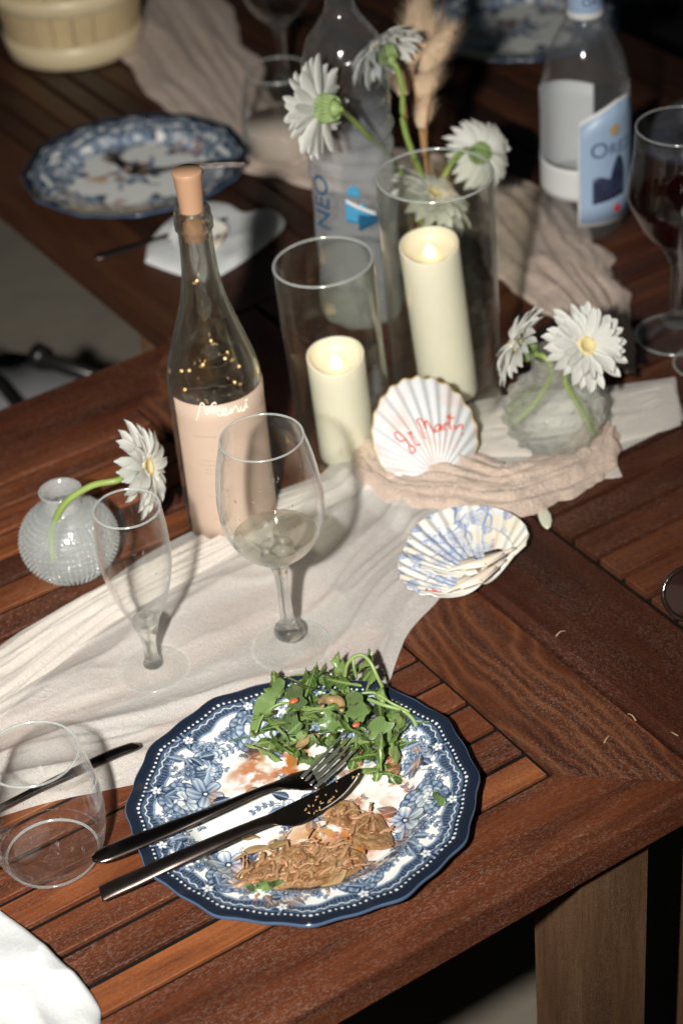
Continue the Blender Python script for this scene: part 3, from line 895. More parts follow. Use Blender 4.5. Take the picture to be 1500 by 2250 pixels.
st((0.0124, 0.0509), .022, .010, .3, OR, .8, 4); st((0.0154, 0.0386), .010, .008, 0, OR, .95, 5); st((0.0122, 0.0644), .020, .012, .2, TANS, .7, 6)
st((0.0236, 0.0827), .040, .010, .1, DK, .9, 7); st((0.0469, 0.0107), .040, .016, .7, OR, .75, 8); st((0.0695, -0.0263), .014, .022, .2, OR, .85, 9)
st((0.0898, -0.0161), .020, .014, .2, TANS, .5, 10); st((0.0537, -0.0552), .016, .009, .6, OR, .8, 11); st((0.0356, -0.0318), .030, .022, .2, TANS, .25, 12)
st((-0.0205, -0.0468), .082, .040, .45, TANS, 1.0, 13); st((0.0164, -0.0602), .045, .034, .5, OR, .8, 51); st((-0.0583, -0.0385), .04, .028, .3, OR, .5, 52); st((-0.0105, 0.0555), .040, .022, .6, OR, .7, 41); st((0.021, 0.0508), .035, .014, .4, OR, .8, 42); st((0.008, -0.0476), .06, .03, .5, OR, .55, 43); st((0.027, 0.0067), .05, .012, .5, BR, .6, 44); st((0.0191, -0.0562), .034, .022, .6, OR, .7, 14); st((-0.0651, -0.0333), .034, .020, .4, TANS, .6, 15)
st((0.0508, -0.0746), .020, .010, .7, OR, .6, 16); st((-0.0469, 0.0512), .014, .010, .4, TANS, .4, 17); st((0.0021, -0.0184), .05, .02, .5, TANS, .3, 18)
st((-0.0279, -0.026), .03, .014, .5, TANS, .45, 19); st((0.0673, 0.0281), .05, .03, .4, DK, .75, 20)
pl = thing('dinner_plate', 'scalloped blue and white flowered plate in front, smeared with leftover food', 'plate', (0.5507, 1.0338, 0.74), group='blue flowered dinner plates')
pl.location = (*(0.541, 1.0155, 0.76)[:2], T + 0.0025)
plate_mesh('dish', 1100, 300, stains, pl)
st2 = [(.02, .01, .05, .03, .3, OR, .35, 31), (-.04, -.05, .02, .02, 0, OR, .7, 32), (-.07, .03, .03, .02, .4, BR, .5, 33), (.06, -.06, .04, .02, .7, OR, .4, 34), (.0, .05, .02, .03, 0, TANS, .6, 35)]
pf = thing('dinner_plate', 'blurred blue flowered plate with a used fork, on the far table at left', 'plate', (*(0.9613, 2.0445, 0.768)[:2], T2 + .0005), (0, 0, 1.1), 'blue flowered dinner plates')
plate_mesh('dish', 360, 100, st2, pf)
pt = copy_tree(pf)
tag(pt, 'blue flowered plate far behind the bottle with the pale blue label, at the top edge', 'plate', 'blue flowered dinner plates')
pt.location = (*(1.5609, 2.0717, 0.768)[:2], T2 + .0005)

# ------------------------------------------------------------------ cutlery
M['steel'] = plain('polished_dark_steel', (0.17, 0.14, 0.125), 0.24, metal=1.0, var=0.15, vscale=30)
M['steel2'] = plain('brightened_steel', (0.78, 0.75, 0.72), 0.44, metal=1.0, var=0.12, vscale=60)  # colour brightened to paint the flash reflected by the fork prongs
M['steel3'] = plain('worn_dark_steel', (0.12, 0.095, 0.085), 0.36, metal=1.0, var=0.4, vscale=90, bump=.15, bscale=900)
def sweep(P, w, t, seg=14, n=8, up=(0, 0, 1)):
    C = catmull(P, n)
    m = len(C)
    def interp(a): return np.interp(np.linspace(0, len(P) - 1, m), range(len(P)), a)
    W, H = interp(w), interp(t)
    return tube(C, list(W), seg, up, list(H / W))
def off(V, o): return [np.array(v) - np.array(o) for v in V]
fk = thing('dinner_fork', 'dark polished fork resting on the near plate with its prongs in the salad', 'fork', (0.3768, 1.0527, 0.764))
o0 = fk.location
V, F = sweep([(0.3752, 1.0509, 0.765), (0.3802, 1.0491, 0.7658), (0.3881, 1.0476, 0.7664), (0.4099, 1.0439, 0.7675), (0.4391, 1.0388, 0.769), (0.4716, 1.0313, 0.773), (0.5058, 1.0266, 0.775), (0.5228, 1.0241, 0.7745), (0.5324, 1.0218, 0.7725)], [.0030, .0068, .0082, .0084, .0072, .0048, .0034, .0042, .0075], [.0010, .0020, .0024, .0026, .0026, .0022, .0020, .0016, .0012])
mesh_obj('handle', off(V, o0), F, M['steel'], fk)
tips = [(0.599, 1.0451, 0.77), (0.5998, 1.0385, 0.77), (0.5986, 1.0321, 0.77), (0.5982, 1.0244, 0.77)]
roots = [(0.5506, 1.0243, 0.7705), (0.5514, 1.0196, 0.7702), (0.5521, 1.0142, 0.77), (0.5531, 1.0092, 0.7698)]
V, F = sweep([(0.5291, 1.023, 0.7735), (0.5393, 1.0209, 0.771), (0.547, 1.0188, 0.77), (0.5543, 1.0169, 0.77)], [.0060, .0105, .0112, .0106], [.0012, .0011, .0010, .0009])
hd = mesh_obj('head', off(V, o0), F, M['steel'], fk)
for a_, b_ in zip(roots, tips):
    a_, b_ = np.array(a_), np.array(b_)
    V, F = sweep([a_ - (b_ - a_) * .12, a_, (a_ + b_) / 2 - (0, 0, .0012), b_], [.0020, .0019, .0016, .0007], [.0009, .0009, .0009, .0006], 8, 6)
    mesh_obj('prong', off(V, o0), F, M['steel2'], hd)
kn = thing('dinner_knife', 'dark steel knife laid across the near plate, blade dirty with food', 'knife', (0.3685, 1.029, 0.75))
o0 = kn.location
V, F = sweep([(0.3679, 1.0272, 0.752), (0.3776, 1.0243, 0.7545), (0.3947, 1.0186, 0.759), (0.4224, 1.0103, 0.7662), (0.4555, 1.0051, 0.769), (0.4863, 1.0026, 0.7688), (0.5015, 1.001, 0.768), (0.5072, 0.9997, 0.7675)], [.0080, .0084, .0082, .0076, .0068, .0058, .0062, .0076], [.0022, .0032, .0034, .0034, .0032, .0026, .0016, .0011])
mesh_obj('handle', off(V, o0), F, M['steel3'], kn)
top = [(0.5053, 1.0057, 0.7678), (0.525, 1.0057, 0.7675), (0.5498, 1.0053, 0.767), (0.5694, 1.0062, 0.7668), (0.5825, 1.0067, 0.7665), (0.5895, 1.0062, 0.7662)]
bot = [(0.5039, 0.9943, 0.7675), (0.5163, 0.9856, 0.7668), (0.5394, 0.9862, 0.7662), (0.5604, 0.9895, 0.766), (0.5783, 0.9972, 0.766), (0.5892, 1.0046, 0.7661)]
top, bot = np.array(catmull(top, 6)), np.array(catmull(bot, 6))
nn = len(top)
Vb = list(top + (0, 0, .0011)) + list(bot) + list(top - (0, 0, .0006)) + list(bot - (0, 0, .0005))
Fb = []
for i in range(nn - 1):
    Fb += [(i, nn + i, nn + i + 1, i + 1), (2 * nn + i + 1, 3 * nn + i + 1, 3 * nn + i, 2 * nn + i), (i, i + 1, 2 * nn + i + 1, 2 * nn + i), (nn + i, 3 * nn + i, 3 * nn + i + 1, nn + i + 1)]
Fb += [(0, 2 * nn, 3 * nn, nn), (nn - 1, 2 * nn - 1, 4 * nn - 1, 3 * nn - 1)]
mesh_obj('blade', off(Vb, o0), Fb, M['steel3'], kn, smooth=False)
# fine serration along the cutting edge
serr = []
for i in range(60):
    s_ = 0.42 + .52 * i / 60
    q = bot[min(nn - 1, int(s_ * (nn - 1)))] * (1 - (s_ * (nn - 1)) % 1) + bot[min(nn - 1, int(s_ * (nn - 1)) + 1)] * ((s_ * (nn - 1)) % 1)
    serr.append(tube([q + (0, 0, .0004), q + np.array((-.0005, .0012, .0006))], .00030, 5))
mesh_obj('serration', *(lambda VF: (off(VF[0], o0), VF[1]))(join(*serr)), M['steel2'], kn)['kind'] = 'stuff'
def butter_knife(name, P, w, t, label, cat, mat, group=None):
    r = thing(name, label, cat, P[0], group=group)
    V, F = sweep(P, w, t)
    mesh_obj('handle', off(V, r.location), F, mat, r)
    return r
lk = butter_knife('dessert_spoon', [(0.4677, 1.1481, 0.758), (0.4616, 1.1474, 0.7595), (0.4421, 1.1498, 0.7595), (0.4096, 1.1512, 0.759), (0.3778, 1.1531, 0.7575), (0.346, 1.154, 0.756), (0.3226, 1.1557, 0.754)], [.0030, .0048, .0056, .0046, .0036, .0034, .0040], [.0014, .0022, .0024, .0022, .002, .002, .002],
             'dark handled spoon lying on the runner behind the stemless glass', 'spoon', M['steel'])
V, F = sweep([(0.3226, 1.1557, 0.754), (0.3117, 1.1584, 0.752), (0.29, 1.1646, 0.7465), (0.2705, 1.163, 0.749)], [.0040, .014, .019, .006], [.0018, .002, .002, .0012])
mesh_obj('bowl', off(V, lk.location), F, M['steel'], lk)
ff = thing('dinner_fork', 'blurred fork lying on the far blue flowered plate', 'fork', (1.0536, 1.9368, 0.78))
o0 = ff.location
V, F = sweep([(1.0621, 1.9466, 0.774), (1.0326, 1.9661, 0.776), (0.9936, 1.9856, 0.777), (0.9654, 2.0029, 0.774), (0.9602, 2.0148, 0.77)], [.007, .0075, .005, .004, .006], [.002, .0024, .002, .002, .0014])
mesh_obj('handle', off(V, o0), F, M['steel'], ff)
V, F = sweep([(0.9639, 2.0063, 0.772), (0.9589, 2.0269, 0.767), (0.954, 2.0466, 0.766)], [.006, .012, .011], [.0012, .001, .001])
hd = mesh_obj('head', off(V, o0), F, M['steel'], ff)
for i in range(4):
    a_, b_ = np.array((0.9538, 2.0372, 0.766)) + (np.array((0.9562, 2.0542, 0.766)) - np.array((0.9559, 2.0353, 0.766))) * i / 3, np.array((0.9355, 2.0848, 0.77)) + (np.array((0.9522, 2.0993, 0.77)) - np.array((0.9355, 2.0848, 0.77))) * i / 3
    V, F = tube([a_, b_], [.0017, .0008], 6)
    mesh_obj('prong', off(V, o0), F, M['steel'], hd)
butter_knife('dinner_knife', [(0.8259, 1.8953, 0.754), (0.8324, 1.8928, 0.755), (0.8682, 1.8881, 0.755), (0.896, 1.884, 0.756), (0.9385, 1.8734, 0.758), (0.9866, 1.8723, 0.756)], [.006, .0065, .0055, .0045, .008, .004], [.0026, .003, .0028, .002, .001, .0006],
             'thin dark knife handle poking out from the far white napkin', 'knife', M['steel3'])

# ------------------------------------------------------------------ glassware
def lean(o, lx, ly):
    o.rotation_mode = 'QUATERNION'
    o.rotation_quaternion = Vector((0, 0, 1)).rotation_difference(Vector((lx, ly, 1)).normalized())
def part(name, VF, mat, parent, smooth=True, kind=None):
    return mesh_obj(name, VF[0], VF[1], mat, parent, smooth, kind=kind)
def smooth_prof(P, n=6):
    return [(max(0, q[0]), q[1]) for q in catmull(P, n)]
def wall(outer, t, n=6):
    """Double wall: outer profile up, rounded lip, inner profile down."""
    O = smooth_prof(outer, n)
    I = [(max(r - t, 0.0), z + (t if i == 0 else 0)) for i, (r, z) in enumerate(O)]
    r, z = O[-1]
    lip = [(r - t * .15, z + t * .35), (r - t * .5, z + t * .5), (r - t * .85, z + t * .35)]
    return O + lip + I[::-1]
def torus_rim(r, z, t, seg=72):
    return lathe([(r + t * math.cos(a), z + t * math.sin(a)) for a in np.linspace(0, 2 * math.pi, 9)], seg)

def wine_glass(label, loc, h=.2195, rb=.0437, rr=.0341, rf=.0345, level=.122, wine='white_wine', wlabel=None, seg=80, group=None, drops=0):
    t = thing('wine_glass', label, 'wine glass', loc, group=group)
    zb = h * .44
    outer = [(.0045, zb), (.016, zb + .004), (.030, zb + .0155), (.0405, zb + .034), (rb, zb + .056), (rb * .985, zb + .075), (rb * .91, zb + .099), (rr, h)]
    part('bowl', lathe(wall(outer, .0011), seg), M['thin_plain' if wine == 'red_wine' else 'thin'], t)
    part('rim', torus_rim(rr - .0005, h + .0002, .0009), M['rim'], t)
    stem = smooth_prof([(.0001, .0125), (.0095, .0130), (.0128, .0175), (.0118, .0235), (.0075, .0270), (.0060, .031), (.0054, .05), (.0052, .066), (.0062, .082), (.0098, .092), (.0155, zb + .0032), (.0001, zb + .0012)], 5)
    part('stem', lathe(stem, 40), M['solid'], t)
    foot = smooth_prof([(.0001, .0008), (rf * .5, .0008), (rf * .97, .0006), (rf, .0018), (rf * .95, .0030), (rf * .6, .0042), (.014, .0085), (.0105, .0128), (.0001, .0128)], 5)
    part('foot', lathe(foot, 64), M['foot'], t)
    part('foot_highlight', torus_rim(rf - .0006, .0018, .0010), M['rim'], t)  # added pale ring paints a highlight round the foot
    if wine:
        O = [(r, z) for r, z in smooth_prof(outer, 10)]
        W_ = [(0, zb + .0022)] + [(max(r - .0016, 0.001), z + .0012) for r, z in O if z < level - .001]
        rl = float(np.interp(level, [z for r, z in O], [r for r, z in O])) - .0016
        W_ += [(rl, level), (rl - .0015, level - .0010), (0, level - .0012)]
        part('wine', lathe(W_, 64), M[wine], t)
    if drops:
        g = random.Random(4)
        Vd, Fd = [], []
        for i in range(drops):
            z = g.choice((.20, .19, .178, .17, .165, .16, .15, .185)) + g.uniform(-.006, .006)
            a = -2.1 + g.uniform(-1.5, 1.5)
            r = float(np.interp(z, [q[1] for q in smooth_prof(outer, 6)], [q[0] for q in smooth_prof(outer, 6)])) - .0013
            s = g.uniform(.0004, .0012)
            c = np.array((r * math.cos(a), r * math.sin(a), z))
            v, f = lathe([(0, -1.5), (.6, -1.0), (.8, -.2), (.5, .9), (.2, 1.8), (0, 2.2)], 7)
            v = [c + s * np.array((math.cos(a) * p[0] * .5 - math.sin(a) * p[1] * .8, math.sin(a) * p[0] * .5 + math.cos(a) * p[1] * .8, p[2])) for p in v]
            o_ = len(Vd); Vd += v; Fd += [tuple(x + o_ for x in q) for q in f]
        part('droplets', (Vd, Fd), M['dropwater'], t, kind='stuff')
    return t
M['dropwater'] = glass_thin('droplet_water', (1, 1, 1), power=0.8, edge=0.9, edge_light=0.5, hp=3, gloss=0.10, ior=1.8)
wg = wine_glass('tall stemmed glass with a little white wine, in front of the labelled bottle', (0.6409, 1.1925, 0.74), drops=46)
lean(wg, -.018, .012)
wine_glass('glass of dark red wine cut by the right edge of the picture', (1.2132, 1.3541, 0.75), h=.236, rb=.0500, rr=.0430, rf=.0405, level=.158, wine='red_wine', seg=64)
fw = wine_glass('blurred empty stemmed glass at the top edge left of the big water bottle', (1.2259, 2.125, 0.75), h=.22, wine=None, seg=48)

def droplets(t, prof, zs, n, seed, a0, spread, t_wall=.0016):  # droplets added so the smooth walls show small bright glints
    g = random.Random(seed)
    Vd, Fd = [], []
    Pz, Pr = [q[1] for q in prof], [q[0] for q in prof]
    for i in range(n):
        z = g.uniform(*zs); a = a0 + g.uniform(-spread, spread)
        r = float(np.interp(z, Pz, Pr)) - t_wall
        s = g.uniform(.00025, .0010) * (1.6 if g.random() < .12 else 1)
        c = np.array((r * math.cos(a), r * math.sin(a), z))
        v, f = lathe([(0, -1.3), (.6, -.9), (.8, -.2), (.5, .8), (.2, 1.5), (0, 1.8)], 7)
        v = [c + s * np.array((math.cos(a) * p[0] * .5 - math.sin(a) * p[1] * .8, math.sin(a) * p[0] * .5 + math.cos(a) * p[1] * .8, p[2])) for p in v]
        o_ = len(Vd); Vd += v; Fd += [tuple(x + o_ for x in q) for q in f]
    part('droplets', (Vd, Fd), M['dropwater'], t, kind='stuff')

def flute(label, loc, group=None):
    t = thing('champagne_flute', label, 'champagne flute', loc, group=group)
    outer = [(.0050, .0465), (.0095, .0530), (.0165, .066), (.0235, .085), (.0290, .110), (.0303, .128), (.0297, .150), (.0276, .1715)]
    part('bowl', lathe(wall(outer, .0013), 72), M['thin'], t)
    part('rim', torus_rim(.0270, .1717, .0010), M['rim'], t)
    part('stem', lathe(smooth_prof([(.0001, .0060), (.0078, .0062), (.0066, .013), (.0056, .022), (.0060, .032), (.0080, .041), (.0118, .0545), (.0085, .0575), (.0001, .0560)], 6), 36), M['solid'], t)
    part('foot', lathe(smooth_prof([(.0001, .0008), (.029, .0006), (.0318, .0016), (.029, .0028), (.016, .0040), (.0085, .0066), (.0001, .0070)], 6), 64), M['foot'], t)
    part('foot_highlight', torus_rim(.0314, .0016, .0009), M['rim'], t)  # pale ring added as the bright outline of the foot
    droplets(t, smooth_prof(outer, 6), (.07, .15), 26, 5, -2.2, 1.6)
    return t
flute('empty champagne flute on the runner beside the round bubbled vase', (0.5318, 1.2414, 0.74), 'champagne flutes')
flute('clear flute cut by the right edge of the picture, in front of the red wine', (1.2009, 1.2938, 0.75), 'champagne flutes')

def tumbler(label, loc, fill=0.0, mat=None, s=1.0, group=None):
    t = thing('stemless_glass', label, 'tumbler', loc, group=group)
    outer = [(.0300, .0005), (.0372, .0035), (.0428, .018), (.0462, .040), (.0455, .062), (.0415, .086), (.0362, .1072)]
    O = smooth_prof(outer, 7)
    I = [(max(r - .0016, 0), z) for r, z in O if z > .0105]
    lip = [(O[-1][0] - .0002, .1077), (O[-1][0] - .0008, .1080), (O[-1][0] - .0014, .1077)]
    up = [p for p in O if p[1] > .0105]
    part('wall', lathe([(r * 1.0005, z) for r, z in up] + lip + I[::-1], 80), M['thin'], t)
    bp = [(0, .0020), (.020, .0022), (.0285, .0008)] + [p for p in O if p[1] <= .0118] + [(.0386, .0122), (.034, .0085), (.022, .0068), (0, .0064)]
    part('base', lathe(bp, 80), M['foot'], t)
    part('rim', torus_rim(.0355, .1074, .0010), M['rim'], t)
    part('base_highlight', torus_rim(.0358, .0030, .0011), M['rim'], t)  # pale ring paints the bright line round the thick base
    droplets(t, O, (.016, .085), 60, 9, -1.9, 3.1)
    if fill:
        W_ = [(0, .0070)] + [(max(r - .0020, 0), z) for r, z in O if .0118 < z < fill]
        W_ += [(W_[-1][0], fill), (0, fill)]
        part('drink', lathe(W_, 56), mat, t)
    t.scale = (s, s, s)
    return t
tumbler('stemless clear water glass at the lower left, next to the plate', (0.3614, 1.0967, 0.74), group='stemless glasses')
k = NT('pale_drink')  # even cream colour for the contents of the far glass
d_ = k.bsdf(i_Base_Color=(.62, .53, .45), i_Roughness=.2)
d_.inputs['Transmission Weight'].default_value = .35
M['drink'] = k.done(d_)
tumbler('blurred stemless glass with a pale cream drink, left of the back daisies', (1.1282, 1.9704, 0.75), .044, M['drink'], 1.06, 'stemless glasses')

# straight glass cylinders with battery candles
M['wax'] = plain('ivory_wax', (.70, .665, .565), .42, sub=.45, var=.02, vscale=30)
k = NT('flame_light')
em = k.n('Emission', i_Color=(1, .62, .22), i_Strength=5.5)
M['flame'] = k.done(em)
M['ink'] = plain('grey_print', (.25, .24, .21), .6)
def cylinder_glass(label, loc, r, h, lx, ly):
    t = thing('glass_cylinder', label, 'candle holder', loc, group='glass candle cylinders')
    w = .0021
    part('wall', lathe([(r - .004, .0008), (r - .0015, .0012), (r, .004), (r, h * .3), (r, h * .7), (r, h), (r - w * .5, h + w * .5), (r - w, h), (r - w, h * .6), (r - w, .006), (r - w - .001, .0045), (r - w - .004, .0042)], 96), M['cyl'], t)
    part('base', lathe([(0, .0008), (r - .004, .0008), (r - .0035, .0042), (0, .0040)], 72), M['cyl'], t)
    part('rim', torus_rim(r - w * .5, h, .00135, 96), M['rim'], t)
    lean(t, lx, ly)
    return t
def candle(label, loc, r, h, lx, ly):
    t = thing('pillar_candle', label, 'candle', loc, group='ivory battery candles')
    seg = 72
    aw = np.array((.45, .89))
    V, F, rows = [], [], []
    def ringz(rr, zf):
        row = []
        for i in range(seg):
            a = 2 * math.pi * i / seg
            row.append(len(V)); V.append((rr * math.cos(a), rr * math.sin(a), zf(a)))
        rows.append(row)
    wave = lambda a: .0052 * (math.cos(a) * aw[0] + math.sin(a) * aw[1]) + .0012 * math.cos(2 * a + 1)
    ringz(r * .96, lambda a: 0.0004); ringz(r, lambda a: .003)
    for f_ in (.2, .4, .6, .8): ringz(r, lambda a: h * f_)
    for q in range(7):
        e = q / 6 * math.pi
        ringz(r - .0016 + .0016 * math.cos(e), lambda a: h + wave(a) - .002 + .0016 * math.sin(e))
    for q, (rr, d) in enumerate(((.88, .004), (.82, .009), (.70, .0125), (.45, .0140), (.10, .0145))):
        ringz(r * rr, lambda a: h + wave(a) * (1 - q / 4) - d)
    for A_, B_ in zip(rows[:-1], rows[1:]):
        for i in range(seg):
            j = (i + 1) % seg
            F.append((A_[i], A_[j], B_[j], B_[i]))
    F.append(tuple(rows[-1])); F.append(tuple(rows[0][::-1]))
    part('wax_body', (V, F), M['wax'], t)
    part('flame', lathe([(0, h - .0142), (.0052, h - .0135), (.0062, h - .009), (.0046, h - .0045), (.0018, h - .0008), (0, h + .0004)], 20), M['flame'], t)
    lean(t, lx, ly)
    return t
cylinder_glass('shorter open glass cylinder around the short candle', (0.8413, 1.4017, 0.74), .0465, .216, -.036, .024)
cylinder_glass('taller wide glass cylinder around the tall candle', (0.9599, 1.4014, 0.74), .0545, .2625, -.006, .004)
cs = candle('short ivory candle with small print at its foot, in the smaller glass cylinder', (*(0.8393, 1.4003, 0.74)[:2], T + .0045), .0275, .1135, -.034, .023)
ct = candle('tall ivory candle glowing in the taller glass cylinder', (*(0.9692, 1.4118, 0.74)[:2], T2 + .0045), .0288, .1700, -.062, .042)
# CE mark and a block of small print on the short candle
def on_cyl(strokes, cx, r):
    """strokes of (angle offset in m, z) -> thin ribbons on a cylinder, facing angle cx."""
    out = []
    for S in strokes:
        P = []
        for s_, z_ in S:
            a = cx + s_ / r
            P.append((r * math.cos(a), r * math.sin(a), z_))
        out.append(tube(P, .00030, 5))
    return join(*out)
faceA = math.atan2(-1.40, -.84)
ce = []
arc = lambda cx_, r_, a0_, a1_: [(cx_ + r_ * math.cos(q), .0095 + r_ * math.sin(q)) for q in np.linspace(a0_, a1_, 9)]
ce.append(arc(.0040, .0022, .9, 5.4)); ce.append(arc(.0100, .0022, .9, 5.4)); ce.append([(.0080, .0095), (.0096, .0095)])
ce += [[(.0150, .0073), (.0150, .0117)], [(.0165, .0073), (.0165, .0117)], [(.0150, .0117), (.0175, .0117)], [(.0150, .0095), (.0175, .0095)]]
for q in range(6):
    ce.append([(-.0070, .0165 + q * .0014), (.0150 - .002 * (q % 3), .0165 + q * .0014)])
part('printed_marks', on_cyl(ce, faceA, .0276), M['ink'], cs)

# ------------------------------------------------------------------ labelled wine bottle with fairy lights
bt = thing('wine_bottle', 'empty clear wine bottle with a peach label, lit by fairy lights', 'bottle', (0.6972, 1.3852, 0.74))
bo = [(.0350, .0008), (.0402, .003), (.0420, .010), (.0424, .06), (.0425, .12), (.0425, .155), (.0405, .172), (.0345, .193), (.0270, .217), (.0205, .240), (.0166, .262), (.0150, .285), (.0146, .306)]
BO = smooth_prof(bo, 7) + [(.0146, .3085), (.0166, .3095), (.0168, .3180), (.0158, .3195), (.0158, .3260), (.0150, .3275), (.0122, .3275), (.0108, .3255), (.0104, .318)]
BI = [(max(r - .0028, .0098), z) for r, z in smooth_prof(bo, 7) if z > .012][::-1]
part('glass', lathe([(0, .006), (.02, .005), (.033, .0012)] + BO + BI + [(.034, .0075), (.018, .011), (0, .013)], 80), M['bottle'], bt)
k = NT('peach_paper')
kc = k.coord()
pb = k.bsdf(i_Base_Color=k.mix(k.noise(kc, 70, 3), (.50, .375, .29), (.545, .41, .32)), i_Roughness=.45)
M['paper'] = k.done(pb)
M['cream_ink'] = plain('cream_print', (.95, .84, .70), .45)
M['brown_ink'] = plain('faint_brown_print', (.30, .215, .165), .5)
bx, by = bt.location.x, bt.location.y
lz1, lz0 = .1560, .0050
aL = 3.0601
aM = math.atan2(-by, -bx)
aL0, aR0 = aM - 1.06, aM + 1.62
na, nz_ = 60, 8
Va = []
for i in range(na + 1):
    a = aL0 + (aR0 - aL0) * i / na
    for j in range(nz_ + 1):
        z = lz0 + (lz1 - lz0) * j / nz_
        Va.append((.0428 * math.cos(a), .0428 * math.sin(a), z))
lab = part('label', (Va, [(i * (nz_ + 1) + j, (i + 1) * (nz_ + 1) + j, (i + 1) * (nz_ + 1) + j + 1, i * (nz_ + 1) + j + 1) for i in range(na) for j in range(nz_)]), M['paper'], bt)
md = lab.modifiers.new('thickness', 'SOLIDIFY'); md.thickness = .00025; md.offset = 1
def cyl_strokes(S, r, w, seg=5):
    return join(*[tube([(r * math.cos(a), r * math.sin(a), z) for a, z in catmull(s_, 5)], w, seg) for s_ in S])
menu = [[(-2.5199, 0.1389), (-2.4403, 0.1491), (-2.3777, 0.1575), (-2.3266, 0.1586), (-2.2999, 0.1543), (-2.2739, 0.1462), (-2.2117, 0.1519), (-2.1203, 0.1583), (-2.0651, 0.1581), (-2.0635, 0.1514), (-2.041, 0.1454), (-1.9775, 0.1445)],
        [(-1.9751, 0.1454), (-1.8844, 0.1475), (-1.8479, 0.1504), (-1.8935, 0.1514), (-1.9495, 0.1481), (-1.9299, 0.1446), (-1.8634, 0.1444), (-1.7887, 0.1468)],
        [(-1.7959, 0.144), (-1.7612, 0.1498), (-1.766, 0.1441), (-1.7029, 0.149), (-1.6471, 0.1505), (-1.6218, 0.1481), (-1.6114, 0.1441), (-1.5544, 0.145)],
        [(-1.5348, 0.148), (-1.5358, 0.1437), (-1.4803, 0.1431), (-1.4031, 0.1487), (-1.404, 0.1444), (-1.3656, 0.1445)],
        [(-1.4207, 0.151), (-1.3653, 0.1527)]]
part('lettering', cyl_strokes(menu, .0432, .00075), M['cream_ink'], lab)
bars = [[(a, .1225 + .0006 * math.sin(q * 2.4)) for q, a in enumerate(np.linspace(aM - .62, aM - .10, 12))]]
rg = random.Random(3)
for (z, a0_, a1_) in ((.1085, -.10, -.04), (.0965, -.42, .20), (.0915, -.46, .28), (.0870, -.30, .10), (.0825, -.32, .12), (.0640, -.14, -.08), (.0565, -.30, .14), (.0380, -.12, -.06), (.0310, -.26, .10)):
    a = a0_
    while a < a1_:
        w_ = rg.uniform(.03, .07)
        bars.append([(aM - .12 + a, z), (aM - .12 + a + w_ * .5, z + rg.uniform(-.0003, .0003)), (aM - .12 + a + w_, z)])
        a += w_ + .025
part('small_print', cyl_strokes(bars, .0432, .00026, 4), M['brown_ink'], lab)
ek = [[(aM + 1.05, .1425), (aM + 1.16, .1435), (aM + 1.19, .134), (aM + 1.12, .128), (aM + 1.04, .127)], [(aM + 1.10, .141), (aM + 1.06, .133)]]
part('ink_doodle', cyl_strokes(ek, .0432, .00032, 4), M['brown_ink'], lab)
# cork lamp
M['cork'] = plain('tan_plastic', (.42, .245, .15), .42, var=.03)
fl_ = thing('fairy_light_stopper', 'tan cork shaped stopper with a string of tiny lights hanging inside the bottle', 'string light', (bx, by, bt.location.z + .298))
part('stopper', lathe(smooth_prof([(.0001, .0), (.0090, .0004), (.0098, .003)], 3) + [(.0098, .0075), (.0090, .0085), (.0090, .0105), (.0100, .0115), (.0102, .0185), (.0092, .0195), (.0092, .021), (.0100, .0225), (.0103, .0300), (.0122, .0600), (.0130, .0640), (.0124, .0652), (.0, .0652)], 48), M['cork'], fl_)
part('switch', ([(0.0125, -.001, .058), (0.0145, -.001, .058), (.0145, .001, .058), (.0125, .001, .058), (0.0125, -.001, .062), (0.0145, -.001, .062), (.0145, .001, .062), (.0125, .001, .062)], [(0, 1, 2, 3), (7, 6, 5, 4), (0, 4, 5, 1), (1, 5, 6, 2), (2, 6, 7, 3), (3, 7, 4, 0)]), M['black'], fl_)
M['wire'] = plain('silver_wire', (.7, .69, .66), .25, metal=1.0)
k = NT('warm_led'); M['led'] = k.done(k.n('Emission', i_Color=(1, .62, .26), i_Strength=3.0))
g = random.Random(12)
pts = [(0, 0, -.001), (.002, .001, -.02), (-.003, .002, -.04), (.004, -.004, -.062), (-.006, .006, -.084)]
z = -.100
leds = [2]
while z > -.285:
    R_ = min(.036, .010 + (-.09 - z) * .5)
    a = g.uniform(0, 6.28); rr = R_ * g.uniform(.45, 1.0)
    pts.append((rr * math.cos(a), rr * math.sin(a), z))
    z -= g.uniform(-.004, .012)
    if len(pts) % 2: leds.append(len(pts) - 1)
cm = catmull(pts, 7)
part('wire', tube(cm, .00042, 5), M['wire'], fl_)
for i in leds:
    v, f = lathe([(0, -.0016), (.0012, -.0008), (.0014, .0), (.0012, .0008), (0, .0016)], 8)
    v = [np.array(p) + pts[i] for p in v]
    part('lamp_bead', (v, f), M['led'], fl_)

# ------------------------------------------------------------------ plastic water bottles
# pale blue labelled mineral water bottle
ob = thing('mineral_water_bottle', 'half empty clear plastic bottle with a pale blue label and pale blue cap sleeve', 'bottle', (1.2915, 1.5955, 0.75))
op = [(.018, .004), (.030, .0008), (.040, .004), (.0465, .018), (.0485, .040), (.0490, .09), (.0490, .150), (.0470, .178), (.0410, .206), (.0310, .230), (.0215, .247), (.0180, .256)]
OPP = smooth_prof(op, 6)
def foot_mod(a, z):
    return 1 - .10 * max(0, 1 - z / .03) * (.5 + .5 * math.cos(5 * a))
part('body', lathe([(0, .010)] + OPP, 72, rmod=foot_mod), M['pet'], ob)
part('water', lathe([(0, .012)] + [(r * .985, z + .0006) for r, z in OPP if .004 < z < .060] + [(.0480, .060), (0, .060)], 56, rmod=foot_mod), M['water'], ob)
M['pale_blue'] = plain('pale_blue_print', (.33, .45, .62), .4)
M['label_white'] = plain('white_paper', (.66, .67, .66), .5)
